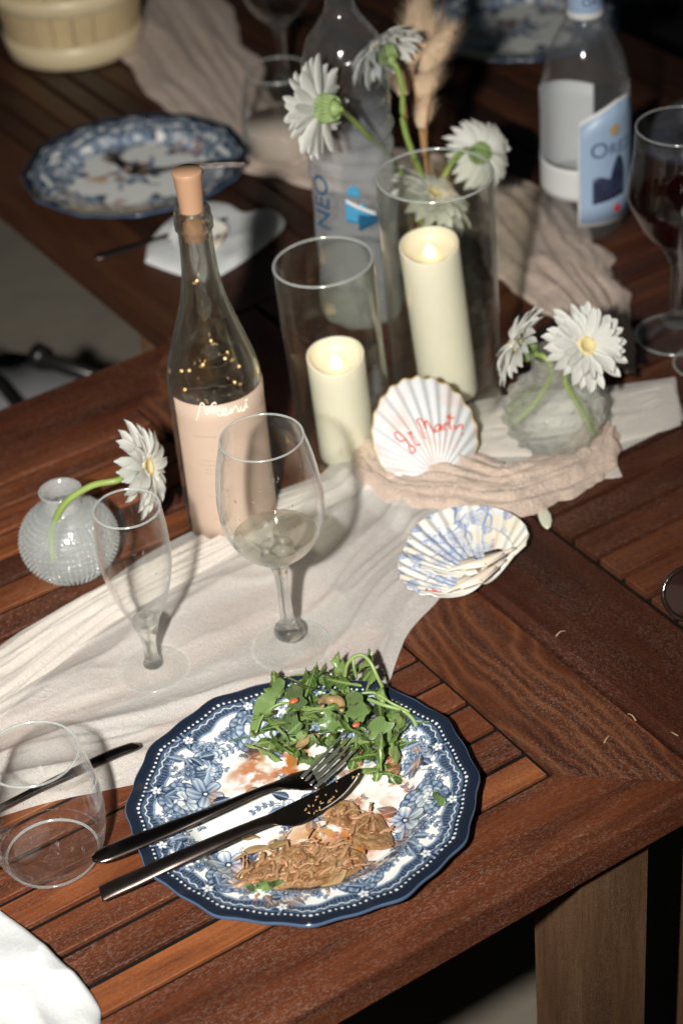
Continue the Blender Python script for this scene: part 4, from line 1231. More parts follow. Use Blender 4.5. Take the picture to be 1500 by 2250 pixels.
M['navy_ink'] = plain('navy_print', (.035, .055, .14), .45)
M['gold_ink'] = plain('gold_print', (.45, .33, .15), .45)
M['red_ink'] = plain('red_print', (.55, .03, .04), .45)
M['photo_blue'] = plain('blue_black_print', (.030, .040, .085), .45, var=.9, vscale=90)
oA = math.atan2(-ob.location.y, -ob.location.x)
def cyl_patch(r, a0_, a1_, zt, zb, n=40, th=.0002):
    """Patch of a cylinder whose upper and lower edge heights are functions of 0..1."""
    V = []
    for i in range(n + 1):
        s = i / n; a = a0_ + (a1_ - a0_) * s
        for j in range(7):
            V.append((r * math.cos(a), r * math.sin(a), zb(s) + (zt(s) - zb(s)) * j / 6))
    F = [(i * 7 + j, (i + 1) * 7 + j, (i + 1) * 7 + j + 1, i * 7 + j + 1) for i in range(n) for j in range(6)]
    return V, F
def thick(o, t=.0002):
    m_ = o.modifiers.new('thickness', 'SOLIDIFY'); m_.thickness = t; m_.offset = 1
    return o
rL = .0494
ftop = lambda s: .150 + .022 * min(1, s / .42) ** .8 if s < .42 else .172 - .022 * max(0, (s - .60) / .40) if s > .6 else .172
front = thick(part('front_label', cyl_patch(rL, oA - .16, oA + 1.95, ftop, lambda s: .026), M['label_white'], ob))
thick(part('blue_field', cyl_patch(rL + .0003, oA - .11, oA + 1.90, lambda s: ftop(s) - .004, lambda s: .030), M['pale_blue'], front))
back = thick(part('back_label', cyl_patch(rL - .0002, oA + 2.95, oA + 4.62, lambda s: .150 + .02 * s, lambda s: .040 + .012 * s), M['label_white'], ob))
thick(part('band_label', cyl_patch(rL, oA - 1.75, oA - .15, lambda s: .094 - .0 * s, lambda s: .056), M['label_white'], ob))
def text_mesh(txt, size, extrude=0.0):
    cu = bpy.data.curves.new('lettering', 'FONT')
    cu.body = txt; cu.size = size; cu.resolution_u = 3
    to = bpy.data.objects.new('lettering', cu); COL.objects.link(to)
    dg = bpy.context.evaluated_depsgraph_get()
    me = bpy.data.meshes.new_from_object(to.evaluated_get(dg))
    V = [tuple(v.co) for v in me.vertices]; F = [tuple(p.vertices) for p in me.polygons]
    bpy.data.objects.remove(to); bpy.data.curves.remove(cu); bpy.data.meshes.remove(me)
    return V, F
def wrap_text(name, txt, size, r, a_start, z, mat, parent, rot=False, first=1.0):
    V, F = text_mesh(txt, size)
    out = []
    for x, y, _ in V:
        if rot: x, y = -y, x
        a = a_start + x / r
        out.append((r * math.cos(a), r * math.sin(a), z + y))
    return thick(part(name, (out, F), mat, parent, False), .00015)
wrap_text('lettering', 'O', .026, rL + .0006, oA + .10, .108, M['navy_ink'], front)
wrap_text('lettering', 'REZZA', .019, rL + .0006, oA + .53, .109, M['navy_ink'], front)
thick(part('picture', cyl_patch(rL + .0006, oA + .16, oA + .98, lambda s: .083 + .022 * (s > .52) * (1 - ((s - .76) / .26) ** 2) + .002 * math.sin(s * 9), lambda s: .053 + .004 * s), M['photo_blue'], front))
thick(part('emblem', cyl_patch(rL + .0006, oA + .55, oA + .82, lambda s: .138 + .006 * math.sin(s * math.pi), lambda s: .136 - .006 * math.sin(s * math.pi)), M['gold_ink'], front))
thick(part('seal', cyl_patch(rL + .0006, oA + .66, oA + .86, lambda s: .0425 + .005 * math.sin(s * math.pi), lambda s: .0420 - .005 * math.sin(s * math.pi)), M['red_ink'], front))
cap = part('cap_sleeve', lathe([(.0182, .2545), (.0192, .2560), (.0194, .262), (.0192, .292), (.0180, .300), (0, .301)], 40), M['pale_blue'], ob)
part('sleeve_edge', lathe([(.0194, .2535), (.0199, .2550), (.0199, .2595), (.0194, .2605)], 40), M['label_white'], cap)
wrap_text('lettering', 'OREZZA', .0125, .0197, oA - .18, .2690, M['navy_ink'], cap)

# big crumpled water bottle behind the flowers
wb = thing('water_bottle', 'large crumpled plastic water bottle with bright blue print, behind the white daisies', 'bottle', (0.9931, 1.6013, 0.75))
g = random.Random(5)
segw, prof = 72, []
zs = list(np.linspace(.004, .262, 90))
def wb_r(a, z):
    base = .0430 if z < .262 else .043
    tw = .0016 * math.sin(z * 330 + 2.2 * math.sin(a + z * 14)) * max(0, min(1, (z - .13) * 14))
    cr = .0012 * math.sin(5 * a + z * 60) * math.sin(z * 25 + 1) + .0007 * math.sin(9 * a - z * 90)
    return base + tw + cr
V, rows = [], []
for z in zs + [.268, .276, .286, .298, .310, .322, .330, .338, .350]:
    rows.append(len(V))
    for i in range(segw):
        a = 2 * math.pi * i / segw
        if z <= .262: r = wb_r(a, z) * (1 if z > .012 else .9 + .1 * z / .012)
        else: r = float(np.interp(z, [.262, .276, .298, .322, .332, .352], [.0435, .0425, .036, .0185, .0140, .0138]))
        V.append((r * math.cos(a), r * math.sin(a), z))
F = [(A_ + i, A_ + (i + 1) % segw, B_ + (i + 1) % segw, B_ + i) for A_, B_ in zip(rows[:-1], rows[1:]) for i in range(segw)]
F.append(tuple(range(segw - 1, -1, -1)))
part('body', (V, F), M['petwater'], wb)
wb.scale = (1, 1, 1.05)
M['cap_blue'] = plain('bright_blue_plastic', (.02, .22, .62), .35)
part('cap', lathe([(.0150, .343), (.0156, .344), (.0156, .362), (.0148, .365), (0, .3655)], 40), M['cap_blue'], wb)
M['print_blue'] = plain('blue_print', (.012, .085, .17), .4)
M['print_sky'] = plain('sky_blue_print', (.06, .28, .48), .4)
wA = math.atan2(-wb.location.y, -wb.location.x)
wrap_text('lettering', 'NEO', .029, .0454, wA - .62, .114, M['print_blue'], wb, rot=True)
thick(part('mountain_print', cyl_patch(.0454, wA - .22, wA + .36, lambda s: .150 - .010 * s + .004 * math.sin(s * 12), lambda s: .126 + .006 * abs(s - .4)), M['print_sky'], wb))
thick(part('mountain_print', cyl_patch(.0456, wA - .20, wA + .46, lambda s: .153 - .018 * s, lambda s: .149 - .018 * s), M['label_white'], wb))
thick(part('mountain_print', cyl_patch(.0456, wA + .05, wA + .50, lambda s: .136 - .006 * s, lambda s: .118 + .006 * s), M['print_blue'], wb))
thick(part('mountain_print', cyl_patch(.0456, wA - .16, wA + .12, lambda s: .168 - .012 * abs(s - .5), lambda s: .157 - .004 * s), M['print_sky'], wb))

# ------------------------------------------------------------------ bud vases
def bubbles(kind):
    def f(a, z, r):
        return 0
    return f
def bud_vase(label, loc, R, zc, sq, neck, h, kind, water, group='round glass bud vases'):
    t = thing('bud_vase', label, 'vase', loc, group=group)
    nu, nv = (160, 400) if kind == 'fine' else (110, 180)
    rows, V = [], []
    zs = np.linspace(0, 1, nu)
    zn = zc + sq * math.cos(math.asin(min(1, neck / R)))
    outer = []
    for s in zs:
        ph = -1.05 + s * (math.acos(neck / R) + 1.05)
        outer.append((R * math.cos(ph), zc + sq * math.sin(ph), ph))
    z0 = outer[0][1]
    for r, z, ph in outer:
        rows.append(len(V))
        for i in range(nv):
            a = 2 * math.pi * i / nv
            fade = max(0, min(1, (1.0 - abs(ph) / 1.15) * 4))
            if kind == 'fine':
                n = 52
                b_ = .0026 * max(0, math.cos(n * a)) * max(0, math.cos(ph * 46)) * fade
                rr = r + b_
            else:
                row_ = round(ph / .30); pa = a * 14 + (math.pi if row_ % 2 else 0)
                dx = ((pa + math.pi) % (2 * math.pi) - math.pi) / math.pi * .22 * 1.0; dz = (ph - row_ * .30)
                d = (dx / .105) ** 2 + (dz / .085) ** 2
                rr = r + (.0042 * (1 - d) if d < 1 else 0) * fade
            V.append((rr * math.cos(a), rr * math.sin(a), z - z0))
    H = h
    base_top = outer[-1][1] - z0
    for r, z in ((neck * .985, base_top + .002), (neck * .97, base_top + .006), (neck * 1.0, H - .004), (neck * 1.10, H - .0022), (neck * 1.12, H - .0008), (neck * 1.06, H), (neck * .94, H - .0006), (neck * .86, H - .004), (neck * .84, base_top + .003)):
        rows.append(len(V))
        for i in range(nv):
            a = 2 * math.pi * i / nv
            V.append((r * math.cos(a), r * math.sin(a), z))
    inn = [(r - .0015, z - z0) for r, z, ph in outer[::-1][::8] if r - .003 > neck * .8]
    for r, z in inn[:1]:
        z = max(z, .006)
        rows.append(len(V))
        for i in range(nv):
            a = 2 * math.pi * i / nv
            V.append((r * math.cos(a), r * math.sin(a), z))
    F = [(A_ + i, A_ + (i + 1) % nv, B_ + (i + 1) % nv, B_ + i) for A_, B_ in zip(rows[:-1], rows[1:]) for i in range(nv)]
    F.append(tuple(range(nv - 1, -1, -1)))
    part('glass', (V, F), M['vasefine' if kind == 'fine' else 'vase'], t)
    W_ = [(0, .0035)] + [(r, z) for r, z in inn[::-1] if .0040 < z < water]
    W_ += [(W_[-1][0], water), (0, water - .0004)]
    part('water', lathe(W_, 60), M['water'], t)
    return t
bud_vase('round vase covered in fine bubbles, single daisy leaning out, left beside the flute', (0.5438, 1.411, 0.74), .0440, .0, .0400, .0175, .0900, 'fine', .058)
vr = bud_vase('round vase with large raised dots and two daisies, on the gauze at right', (0.9935, 1.2754, 0.75), .0465, .0, .0410, .0205, .1010, 'dots', .064)
vr.location.z += .006
bv = thing('bud_vase', 'narrow clear vase holding dried grass and daisies behind the tall cylinder', 'vase', (1.066, 1.568, T2), group='clear vase behind')
part('glass', lathe(wall([(.020, .001), (.0255, .003), (.026, .04), (.026, .085), (.0275, .1155)], .002), 48), M['cyl'], bv)
part('water', lathe([(0, .003), (.0235, .0035), (.0235, .060), (0, .060)], 32), M['water'], bv)

# ------------------------------------------------------------------ daisies
k = NT('white_petal')
kc = k.coord()
st_ = k.n('TexWave', wave_type='BANDS', bands_direction='Y', i_Vector=kc, i_Scale=190, i_Distortion=.6).outputs['Fac']
pc = k.mix(st_, (.70, .71, .66), (.84, .845, .80))
pb = k.bsdf(i_Base_Color=pc, i_Roughness=.55)
k.put(pb.inputs['Normal'], k.bump(st_, .35, .0005))
tl = k.n('BsdfTranslucent', i_Color=(.80, .80, .70))
M['petal'] = k.done(k.mixs(.22, pb.outputs[0], tl.outputs[0]))
M['stem'] = plain('pale_green_stem', (.235, .32, .075), .45, var=.22, vscale=50)
M['calyx'] = plain('green_calyx', (.25, .35, .13), .5, var=.3, vscale=120)
M['disc'] = plain('pale_yellow_florets', (.70, .58, .27), .7, var=.25, vscale=500, bump=.6, bscale=900)
def petal_mesh(cup, droop, wid, seed):
    g = random.Random(seed)
    V, F = [], []
    n, m = 9, 5
    for i in range(n):
        s = i / (n - 1)
        w = wid * (math.sin(math.pi * (0.10 + .84 * s ** .85)) ** .75) * (.62 + .38 * s)
        if i == n - 1: w = wid * .16
        for j in range(m):
            q = j / (m - 1) * 2 - 1
            x = .16 + .84 * s - (.035 * q * q if i == n - 1 else 0)
            z = cup * s - droop * s * s + .05 * wid * 4 * (abs(q) ** 1.5) * (1 - s * .4) + .012 * math.cos(q * 6) + g.uniform(-.004, .004)
            V.append((x, w * q, z))
    for i in range(n - 1):
        for j in range(m - 1):
            F.append((i * m + j, (i + 1) * m + j, (i + 1) * m + j + 1, i * m + j + 1))
    me = bpy.data.meshes.new('petal'); me.from_pydata(V, [], F)
    me.polygons.foreach_set('use_smooth', [True] * len(F)); me.materials.append(M['petal'])
    return me
PETALS = {d: [petal_mesh(.16 + .05 * i, d + .06 * i, .150 + .014 * i, i) for i in range(4)] for d in (.05, .22, .50)}
def daisy(label, C, N, R, stem, seed, n1=24, n2=21, droop=.05, fold=0.0, group='white daisies', flat=None):
    """Gerbera head at C facing N; stem is a list of points ending at the back of the head."""
    g = random.Random(seed)
    t = thing('white_daisy', label, 'flower', C, group=group)
    N = Vector(N).normalized()
    rotm = N.to_track_quat('Z', 'Y').to_matrix().to_4x4()
    def put(ang, sc_, lift, tilt, me):
        m = rotm @ Matrix.Rotation(ang, 4, 'Z') @ Matrix.Translation((0, 0, lift)) @ Matrix.Rotation(-tilt, 4, 'Y') @ Matrix.Rotation(g.uniform(-.3, .3), 4, 'X') @ Matrix.Diagonal((sc_, sc_ * g.uniform(.85, 1.15), sc_, 1))
        link_mesh('petal', me, t, m)
    for i in range(n1):
        put(2 * math.pi * i / n1 + g.uniform(-.07, .07), R * g.uniform(.90, 1.05), -.002, g.uniform(-.10, .10) + fold, g.choice(PETALS[droop]))
    for i in range(n2):
        put(2 * math.pi * (i + .5) / n2 + g.uniform(-.09, .09), R * g.uniform(.72, .86), .0022, .16 + g.uniform(-.10, .10) + fold, g.choice(PETALS[droop]))
    # florets
    dr = R * .25
    v, f = lathe([(0, .0048), (dr * .5, .0046), (dr * .55, .0060), (dr * .8, .0056), (dr, .0030), (dr * .9, -.001), (0, -.001)], 30)
    o = part('disc', (v, f), M['disc'], t); o.matrix_local = rotm
    V, F = [], []
    for i in range(70):
        a = g.uniform(0, 6.28); rr = dr * math.sqrt(g.uniform(.30, 1.5))
        c = np.array((rr * math.cos(a), rr * math.sin(a), .0025))
        d = np.array((math.cos(a) * .5, math.sin(a) * .5, 1)); d /= np.linalg.norm(d)
        L_ = g.uniform(.004, .007) * R / .042
        v, f = tube([c, c + d * L_], [.00055, .00035], 4)
        o_ = len(V); V += v; F += [tuple(x + o_ for x in q) for q in f]
    o = part('florets', (V, F), M['floret'], t, kind='stuff'); o.matrix_local = rotm
    # calyx with pointed bracts
    cr = R * .21
    v, f = lathe([(.0032, -.46 * R), (cr * .62, -.40 * R), (cr * .98, -.26 * R), (cr * 1.02, -.12 * R), (cr * .8, .0)], 24)
    br = [(v, f)]
    for i in range(22):
        a = 2 * math.pi * i / 22
        for q, (l0, l1) in enumerate(((-.20, .12), (-.36, -.02))):
            aa = a + q * .14
            p0 = np.array((cr * 1.0 * math.cos(aa), cr * 1.0 * math.sin(aa), l0 * R)); p1 = np.array((cr * 1.35 * math.cos(aa), cr * 1.35 * math.sin(aa), l1 * R * .6))
            br.append(tube([p0, (p0 + p1) / 2 + np.array((math.cos(aa), math.sin(aa), 0)) * .0006, p1], [.0013, .0011, .0002], 4))
    o = part('calyx', join(*br), M['calyx'], t); o.matrix_local = rotm
    if stem:
        base = Vector(C) - N * .44 * R
        P = catmull([np.array(p) for p in stem] + [np.array(base)], 8)
        V, F = tube([np.array(p) - np.array(C) for p in P], list(np.linspace(.0033, .0027, len(P))), 10)
        part('stem', (V, F), M['stem'], t)
    return t
M['floret'] = plain('cream_florets', (.78, .74, .62), .7)
RI = np.array((.831, -.551, -.072)); UPV = np.array((.376, .462, .803)); TOW = np.array((-.4095, -.6947, .5913))
def dirv(r, u, t): v = RI * r + UPV * u + TOW * t; return tuple(v / np.linalg.norm(v))
daisy('white daisy leaning sideways out of the finely bubbled vase, seen from the side', (0.6097, 1.3708, 0.846), dirv(.88, .10, .36), .0450,
      [(0.521, 1.3974, 0.77), (0.526, 1.4032, 0.795), (0.5377, 1.3908, 0.828), (0.5606, 1.379, 0.844), (0.5826, 1.3661, 0.848)], 1, droop=.22)
daisy('open white daisy facing the camera with its yellow middle showing, in the dotted vase', (1.0109, 1.2498, 0.868), dirv(.30, .20, .90), .0435,
      [(1.0181, 1.248, 0.768), (1.0066, 1.2508, 0.8), (0.995, 1.2596, 0.835)], 2, droop=.05)
daisy('white daisy turned left and away with green calyx showing, in the dotted vase', (0.976, 1.3046, 0.858), dirv(-.80, .42, .10), .0425,
      [(0.971, 1.3083, 0.77), (0.9897, 1.2949, 0.795), (0.9932, 1.2764, 0.836), (0.9873, 1.2794, 0.852)], 3, droop=.22)
daisy('white daisy seen from behind with a curved green stem, before the crumpled bottle', (0.915, 1.5253, 1.04), dirv(-.80, .10, -.45), .0500,
      [(1.05, 1.565, T2 + .02), (1.05, 1.562, T2 + .10), (1.0487, 1.6061, 0.905), (0.9874, 1.5551, 0.975), (0.9538, 1.5339, 1.015)], 4, droop=.05, n1=26)
daisy('white daisy near the top facing up and away, green calyx towards the dried grass', (1.0352, 1.597, 1.04), dirv(-.52, .70, -.15), .0420,
      [(1.068, 1.57, T2 + .02), (1.066, 1.566, T2 + .11), (1.0434, 1.5757, 0.955), (1.0429, 1.5756, 1.0), (1.0404, 1.5791, 1.024)], 5, droop=.50)
daisy('white daisy drooping inside the tall cylinder rim, seen just above the tall candle', (1.0523, 1.5474, 0.89), dirv(.42, .60, .50), .0510,
      [(1.07, 1.575, T2 + .02), (1.066, 1.566, T2 + .10), (1.0483, 1.5674, 0.873)], 6, droop=.22)
daisy('blurred white daisy drooping to the right behind the tall cylinder rim', (1.1345, 1.5681, 0.905), dirv(.55, .30, -.66), .0415,
      [(1.075, 1.575, T2 + .02), (1.075, 1.575, T2 + .11), (1.0965, 1.5787, 0.895), (1.1221, 1.5849, 0.905)], 7, droop=.50)
# dried grass
M['tail'] = plain('dried_tan_grass', (.60, .45, .30), .9, var=.18, vscale=200)
M['straw'] = plain('tan_stalk', (.42, .23, .10), .7)
def bunny_tail(label, tip, root, rad, base, seed, hairs=260):
    g = random.Random(seed)
    t = thing('bunny_tail_grass', label, 'dried grass', root, group='dried bunny tails in the back vase')
    tip, root = np.array(tip), np.array(root)
    ax = tip - root; L_ = np.linalg.norm(ax); ax = ax / L_
    s1 = np.cross(ax, (.3, .2, 1)); s1 /= np.linalg.norm(s1); s2 = np.cross(ax, s1)
    P = [ax * L_ * s for s in np.linspace(0, 1, 12)]
    prof = [rad * (math.sin(math.pi * min(1, .06 + .90 * s)) ** .6) for s in np.linspace(0, 1, 12)]
    V, F = tube(P, prof, 14)
    V = [np.array(v) * (1 + 0) + np.array([g.uniform(-1, 1) for _ in range(3)]) * rad * .10 for v in V]
    parts = [(V, F)]
    for i in range(hairs):
        s = g.uniform(.02, 1.0); a = g.uniform(0, 6.28)
        rr = rad * (math.sin(math.pi * min(1, .06 + .90 * s)) ** .6)
        d = math.cos(a) * s1 + math.sin(a) * s2
        c = ax * L_ * s + d * rr * .85
        e = c + (d * g.uniform(.4, .9) + ax * g.uniform(.7, 1.3)) * rad * g.uniform(.6, 1.5)
        w = np.cross(d, ax) * .00022
        parts.append(([c - w, c + w, e], [(0, 1, 2)]))
    part('fluffy_head', join(*parts), M['tail'], t)
    P = catmull([np.array(base) - root, (np.array(base) - root) * .5 + np.array((.002, 0, .004)), ax * .004], 6)
    part('stalk', tube(P, .0009, 6), M['straw'], t)
bb = [(1.066 + random.uniform(-.012, .012), 1.568 + random.uniform(-.012, .012), T2 + .03) for _ in range(8)]
for i, (tp, rt, rd, lb) in enumerate([
    ((1.1524, 1.6918, 1.04), (1.0854, 1.6215, 1.002), .0115, 'tallest tan fluffy grass head, rising out of the top of the picture'),
    ((1.1304, 1.6473, 1.025), (1.1021, 1.6241, 1.002), .0085, 'tan grass head tucked between the tallest head and the slanting head'),
    ((1.136, 1.6199, 1.025), (1.0958, 1.6179, 0.99), .0098, 'tan fluffy grass head slanting to the right, hairs lit at its edge'),
    ((1.0795, 1.6389, 0.988), (1.0764, 1.6232, 0.968), .0080, 'small round tan grass head under the top daisy'),
    ((1.1073, 1.6162, 0.99), (1.0893, 1.6141, 0.965), .0100, 'tan grass head hanging below the slanting one'),
    ((1.0962, 1.6108, 0.965), (1.0773, 1.5977, 0.94), .0072, 'lowest thin tan grass head beside the green stem')]):
    bunny_tail(lb, tp, rt, rd * 1.30, bb[i], 40 + i, 700)
bud = thing('white_bud', 'tiny white dried bloom among the tan grass heads', 'dried flower', (1.1031, 1.6457, 0.985), group=None)
part('bloom', lathe([(0, -.005), (.004, -.003), (.0062, .001), (.0050, .005), (.002, .0065), (0, .006)], 12, rmod=lambda a, z: 1 + .18 * math.cos(5 * a)), M['petal'], bud)
part('stalk', tube([np.array(bb[6]) - np.array(bud.location), np.array((0, 0, -.004))], .0008, 6), M['straw'], bud)
rd_ = thing('dry_stalk', 'single thin orange dry stalk standing above the grass heads', 'dried grass', bb[7])
part('stalk', tube([np.array((0, 0, 0)), np.array((1.0691, 1.5797, 0.94)) - np.array(bb[7]), np.array((1.1352, 1.6364, 1.025)) - np.array(bb[7]), np.array((1.162, 1.6659, 1.04)) - np.array(bb[7])], .0011, 6), M['straw'], rd_)

# ------------------------------------------------------------------ scallop shells
def shell_grid(Lm, dome, nrib, nr, nphi, phim=1.38, amp=.0009, wid=1.0):
    ph = np.linspace(-phim, phim, nphi)[None, :]
    s = np.linspace(.02, 1, nr)[:, None]
    l = Lm * np.cos(ph) ** .40 * (1 + .012 * np.cos(nrib * 2 * math.pi * (ph + phim) / (2 * phim)))
    r = s * l
    A_ = wid * r * np.sin(ph); B_ = r * np.cos(ph)
    z = dome * np.sin(np.pi * np.clip(s, 0, 1) ** .62) ** .85 * np.cos(ph * .85) ** .5 + amp * np.cos(nrib * 2 * math.pi * (ph + phim) / (2 * phim)) * np.clip(s * 1.6, 0, 1)
    return A_, B_, z
k = NT('shell_white')
kc = k.coord()
sb = k.bsdf(i_Base_Color=k.mix(k.rampf(k.noise(kc, 45, 3), .5, .72), (.62, .635, .64), (.64, .53, .49)), i_Roughness=.42)
M['shell'] = k.done(sb)
M['shell_edge'] = plain('gold_shell_edge', (.42, .30, .10), .45)
M['shell_tan'] = plain('shell_hinge', (.74, .64, .53), .45, var=.2, vscale=60)
M['red_pen'] = plain('red_paint', (.62, .085, .045), .4)
(H1, C1, A1, N1) = ((0.8715, 1.3005, 0.014), (0.96224, -0.27013, -0.03348), (0.19899, 0.61417, 0.76368), (-0.18573, -0.7415, 0.64473))
def local_mat(H, c, a, n):
    return Matrix(((c[0], a[0], n[0], H[0]), (c[1], a[1], n[1], H[1]), (c[2], a[2], n[2], H[2] + T), (0, 0, 0, 1)))
LM1 = .098
def shell_base(name, label, mat4, Lm, dome, nrib, mat, sign, colors=None, nr=60, nphi=240, group='scallop shells', wid=1.0):
    t = thing(name, label, 'shell', (0, 0, 0), group=group)
    t.rotation_mode = 'QUATERNION'
    t.matrix_world = mat4
    A_, B_, z = shell_grid(Lm, dome, nrib, nr, nphi, wid=wid)
    o = grid_mesh('valve', A_, B_, z * sign, mat, t, colors)
    md = o.modifiers.new('thickness', 'SOLIDIFY'); md.thickness = .0016; md.offset = -1
    e = np.stack([A_[-1], B_[-1], z[-1] * sign], 1)
    ears = []
    for sg in (-1, 1):
        ears.append(([(0, -.002, .003 * sign), (sg * .021, .001, .001 * sign), (sg * .019, .012, .0015 * sign), (sg * .006, .016, .004 * sign), (0, -.002, .001 * sign), (sg * .021, .001, -.001 * sign), (sg * .019, .012, -.0005 * sign), (sg * .006, .016, .002 * sign)],
                     [(0, 1, 2, 3), (7, 6, 5, 4), (0, 4, 5, 1), (1, 5, 6, 2), (2, 6, 7, 3)]))
    v, f = lathe([(0, -.006), (.006, -.004), (.009, .0), (.006, .004), (0, .006)], 16)
    hinge = ([(p[0] * 1.3, p[2] * .8 + .003, p[1] * .6 + .003 * sign) for p in v], f)
    part('hinge', join(*ears, hinge) if sign > 0 else join(*ears, tube([np.array((q, .004 + .10 * abs(q), -.001)) for q in np.linspace(-.034, .034, 12)], [.0010 + .0026 * math.cos(q * 1.5) for q in np.linspace(-1, 1, 12)], 12, flat=.7)), M['shell_tan'] if sign < 0 else M['shell'], t)
    return t, e
s1, e = shell_base('scallop_shell', 'white ribbed scallop shell with a red name, propped against the tall cylinder', local_mat(H1, C1, A1, N1), LM1, .016, 15, M['shell'], 1, wid=.79)
part('gold_edge', tube([p for p in e], .00075, 6), M['shell_edge'], s1)
def shell_z(a, b_, Lm, dome, nrib, phim=1.38, amp=.0009, wid=1.0):
    a = a / wid
    ph = math.atan2(a, b_); r = math.hypot(a, b_)
    l = Lm * max(.05, math.cos(ph)) ** .40
    s = min(1, r / l)
    return dome * math.sin(math.pi * s ** .62) ** .85 * max(0.01, math.cos(ph * .85)) ** .5 + amp * math.cos(nrib * 2 * math.pi * (ph + phim) / (2 * phim)) * min(1, s * 1.6)
def strokes_on_shell(S, Lm, dome, nrib, sign, w, lift=.0004, wid=1.0):
    out = []
    for s_ in S:
        P = catmull(s_, 6)
        out.append(tube([(p[0], p[1], sign * shell_z(p[0], p[1], Lm, dome, nrib, wid=wid) + lift) for p in P], w, 6))
    return join(*out)
stm = [[(-0.0228, 0.0408), (-0.027, 0.0403), (-0.0304, 0.0449), (-0.0302, 0.0493), (-0.0272, 0.0487), (-0.0246, 0.0446), (-0.0227, 0.0412), (-0.0215, 0.037), (-0.02, 0.034), (-0.0168, 0.0325), (-0.0167, 0.029), (-0.0195, 0.027), (-0.021, 0.0299), (-0.0213, 0.0343)],
       [(-0.0177, 0.0454), (-0.0169, 0.0413), (-0.0158, 0.0367), (-0.0139, 0.0332), (-0.0102, 0.0337)], [(-0.0197, 0.0462), (-0.0148, 0.0461)],
       [(-0.0044, 0.0369), (-0.0054, 0.0424), (-0.0059, 0.0495), (-0.0073, 0.0546), (-0.0072, 0.0568), (-0.0037, 0.0565), (-0.0025, 0.0523), (-0.0016, 0.0468)], [(-0.0016, 0.0468), (-0.001, 0.0511), (0.0011, 0.0542), (0.0027, 0.0495), (0.0038, 0.0448), (0.0057, 0.0414)],
       [(0.0126, 0.0474), (0.0096, 0.048), (0.007, 0.045), (0.0072, 0.0419), (0.0107, 0.0434), (0.0136, 0.0476), (0.0131, 0.042)], [(0.016, 0.0467), (0.0156, 0.0411)], [(0.0161, 0.0449), (0.0181, 0.0476), (0.0207, 0.0471)],
       [(0.0261, 0.0561), (0.0242, 0.0503), (0.0223, 0.0445), (0.0229, 0.0413)], [(0.0214, 0.0539), (0.0289, 0.0511)], [(0.0264, 0.0445), (0.0262, 0.0402)],
       [(0.0286, 0.0406), (0.03, 0.0425), (0.0345, 0.0442), (0.0355, 0.0427), (0.0338, 0.0395)], [(0.033, 0.0362), (0.0336, 0.0344)]]
part('lettering', strokes_on_shell(stm, LM1, .016, 15, 1, .00078, wid=.79), M['red_pen'], s1)

# shell lined with blue flowered paper, a second one nested under it
(H2, C2, A2, N2) = ((0.8174, 1.1492, 0.01), (0.9852, -0.17129, -0.00661), (0.17141, 0.9843, 0.04206), (-0.0007, -0.04257, 0.99909))
ink[:] = 0
NPs = NP
LM2 = .084
def blue_print(A_, B_):
    """Blue flower print drawn in the shell's own plane: re-uses the plate's brushes."""
    ink[:] = 0
    p_petal(.0, .030, 1.2, .030, .011, .45, .2); p_petal(.0, .030, 1.9, .030, .011, .5, .15); p_petal(.0, .030, .5, .028, .011, .45, .2); p_petal(.0, .030, 2.6, .026, .010, .5, .2)
    p_peony(.002, .042, .027, .6, .2)
    p_petal(.012, .044, .9, .032, .012, .40, .1); p_petal(.012, .044, 1.35, .028, .010, .35, .15)
    p_petal(-.012, .040, 2.2, .026, .009, .45, .15)
    for (x, y, w_) in ((-.03, .03, .008), (.032, .038, .009), (-.024, .058, .008), (.022, .066, .008)): p_daisy(x, y, w_, x * 50, 5, .1, .6)
    for (x, y, a, l, w) in ((-.028, .068, 2.3, .020, .0075), (-.044, .052, 2.7, .018, .006), (-.012, .080, 1.9, .017, .0075), (.034, .066, 1.1, .022, .008), (.012, .078, 1.4, .016, .008), (-.040, .036, 3.0, .018, .006), (-.052, .062, 2.2, .015, .006), (.045, .048, .7, .018, .006), (-.05, .025, 3.2, .016, .005), (.028, .084, 1.8, .012, .005)):
        p_leaf(x, y, a, l * 1.1, w * 1.05, .72, 3)
    for pts_ in (((0, .04), (-.02, .055), (-.05, .062)), ((-.02, .055), (-.03, .072)), ((.0, .05), (.005, .07), (.012, .082)), ((.02, .05), (.034, .064), (.045, .082)), ((-.01, .04), (-.035, .04), (-.06, .045))):
        p_line(pts_, .0010, .9)
    u_ = (A_ + .145) / step; v_ = (B_ + .145) / step
    i = np.clip(u_.astype(int), 0, NP - 1); j = np.clip(v_.astype(int), 0, NP - 1)
    vv = ink[j, i]
    c0 = np.array((.68, .68, .65)); c1 = np.array((.07, .155, .40))
    yel = np.clip((vnoise(A_.shape, (6, 10), 77) - .48) * 2.2, 0, .5)[..., None]
    base = c0 * (1 - yel) + np.array((.70, .60, .40)) * yel
    return base * (1 - vv[..., None]) + (c1 * .8 + .2 * np.array((.4, .5, .7))) * vv[..., None]
k = NT('printed_shell')
at = k.n('VertexColor', layer_name='print').outputs['Color']
M['shell_print'] = k.done(k.bsdf(i_Base_Color=at, i_Roughness=.38))
A_, B_, z_ = shell_grid(LM2, .015, 16, 150, 330)
cols = blue_print(A_, B_)
m2 = local_mat(H2, C2, A2, N2) @ Matrix.Translation((0, 0, .0225))
s2, e2 = shell_base('scallop_shell', 'hollow scallop shell lined with blue flowers and a red name, lying by the table joint', m2, LM2, .015, 16, M['shell_print'], -1, cols, 150, 330)
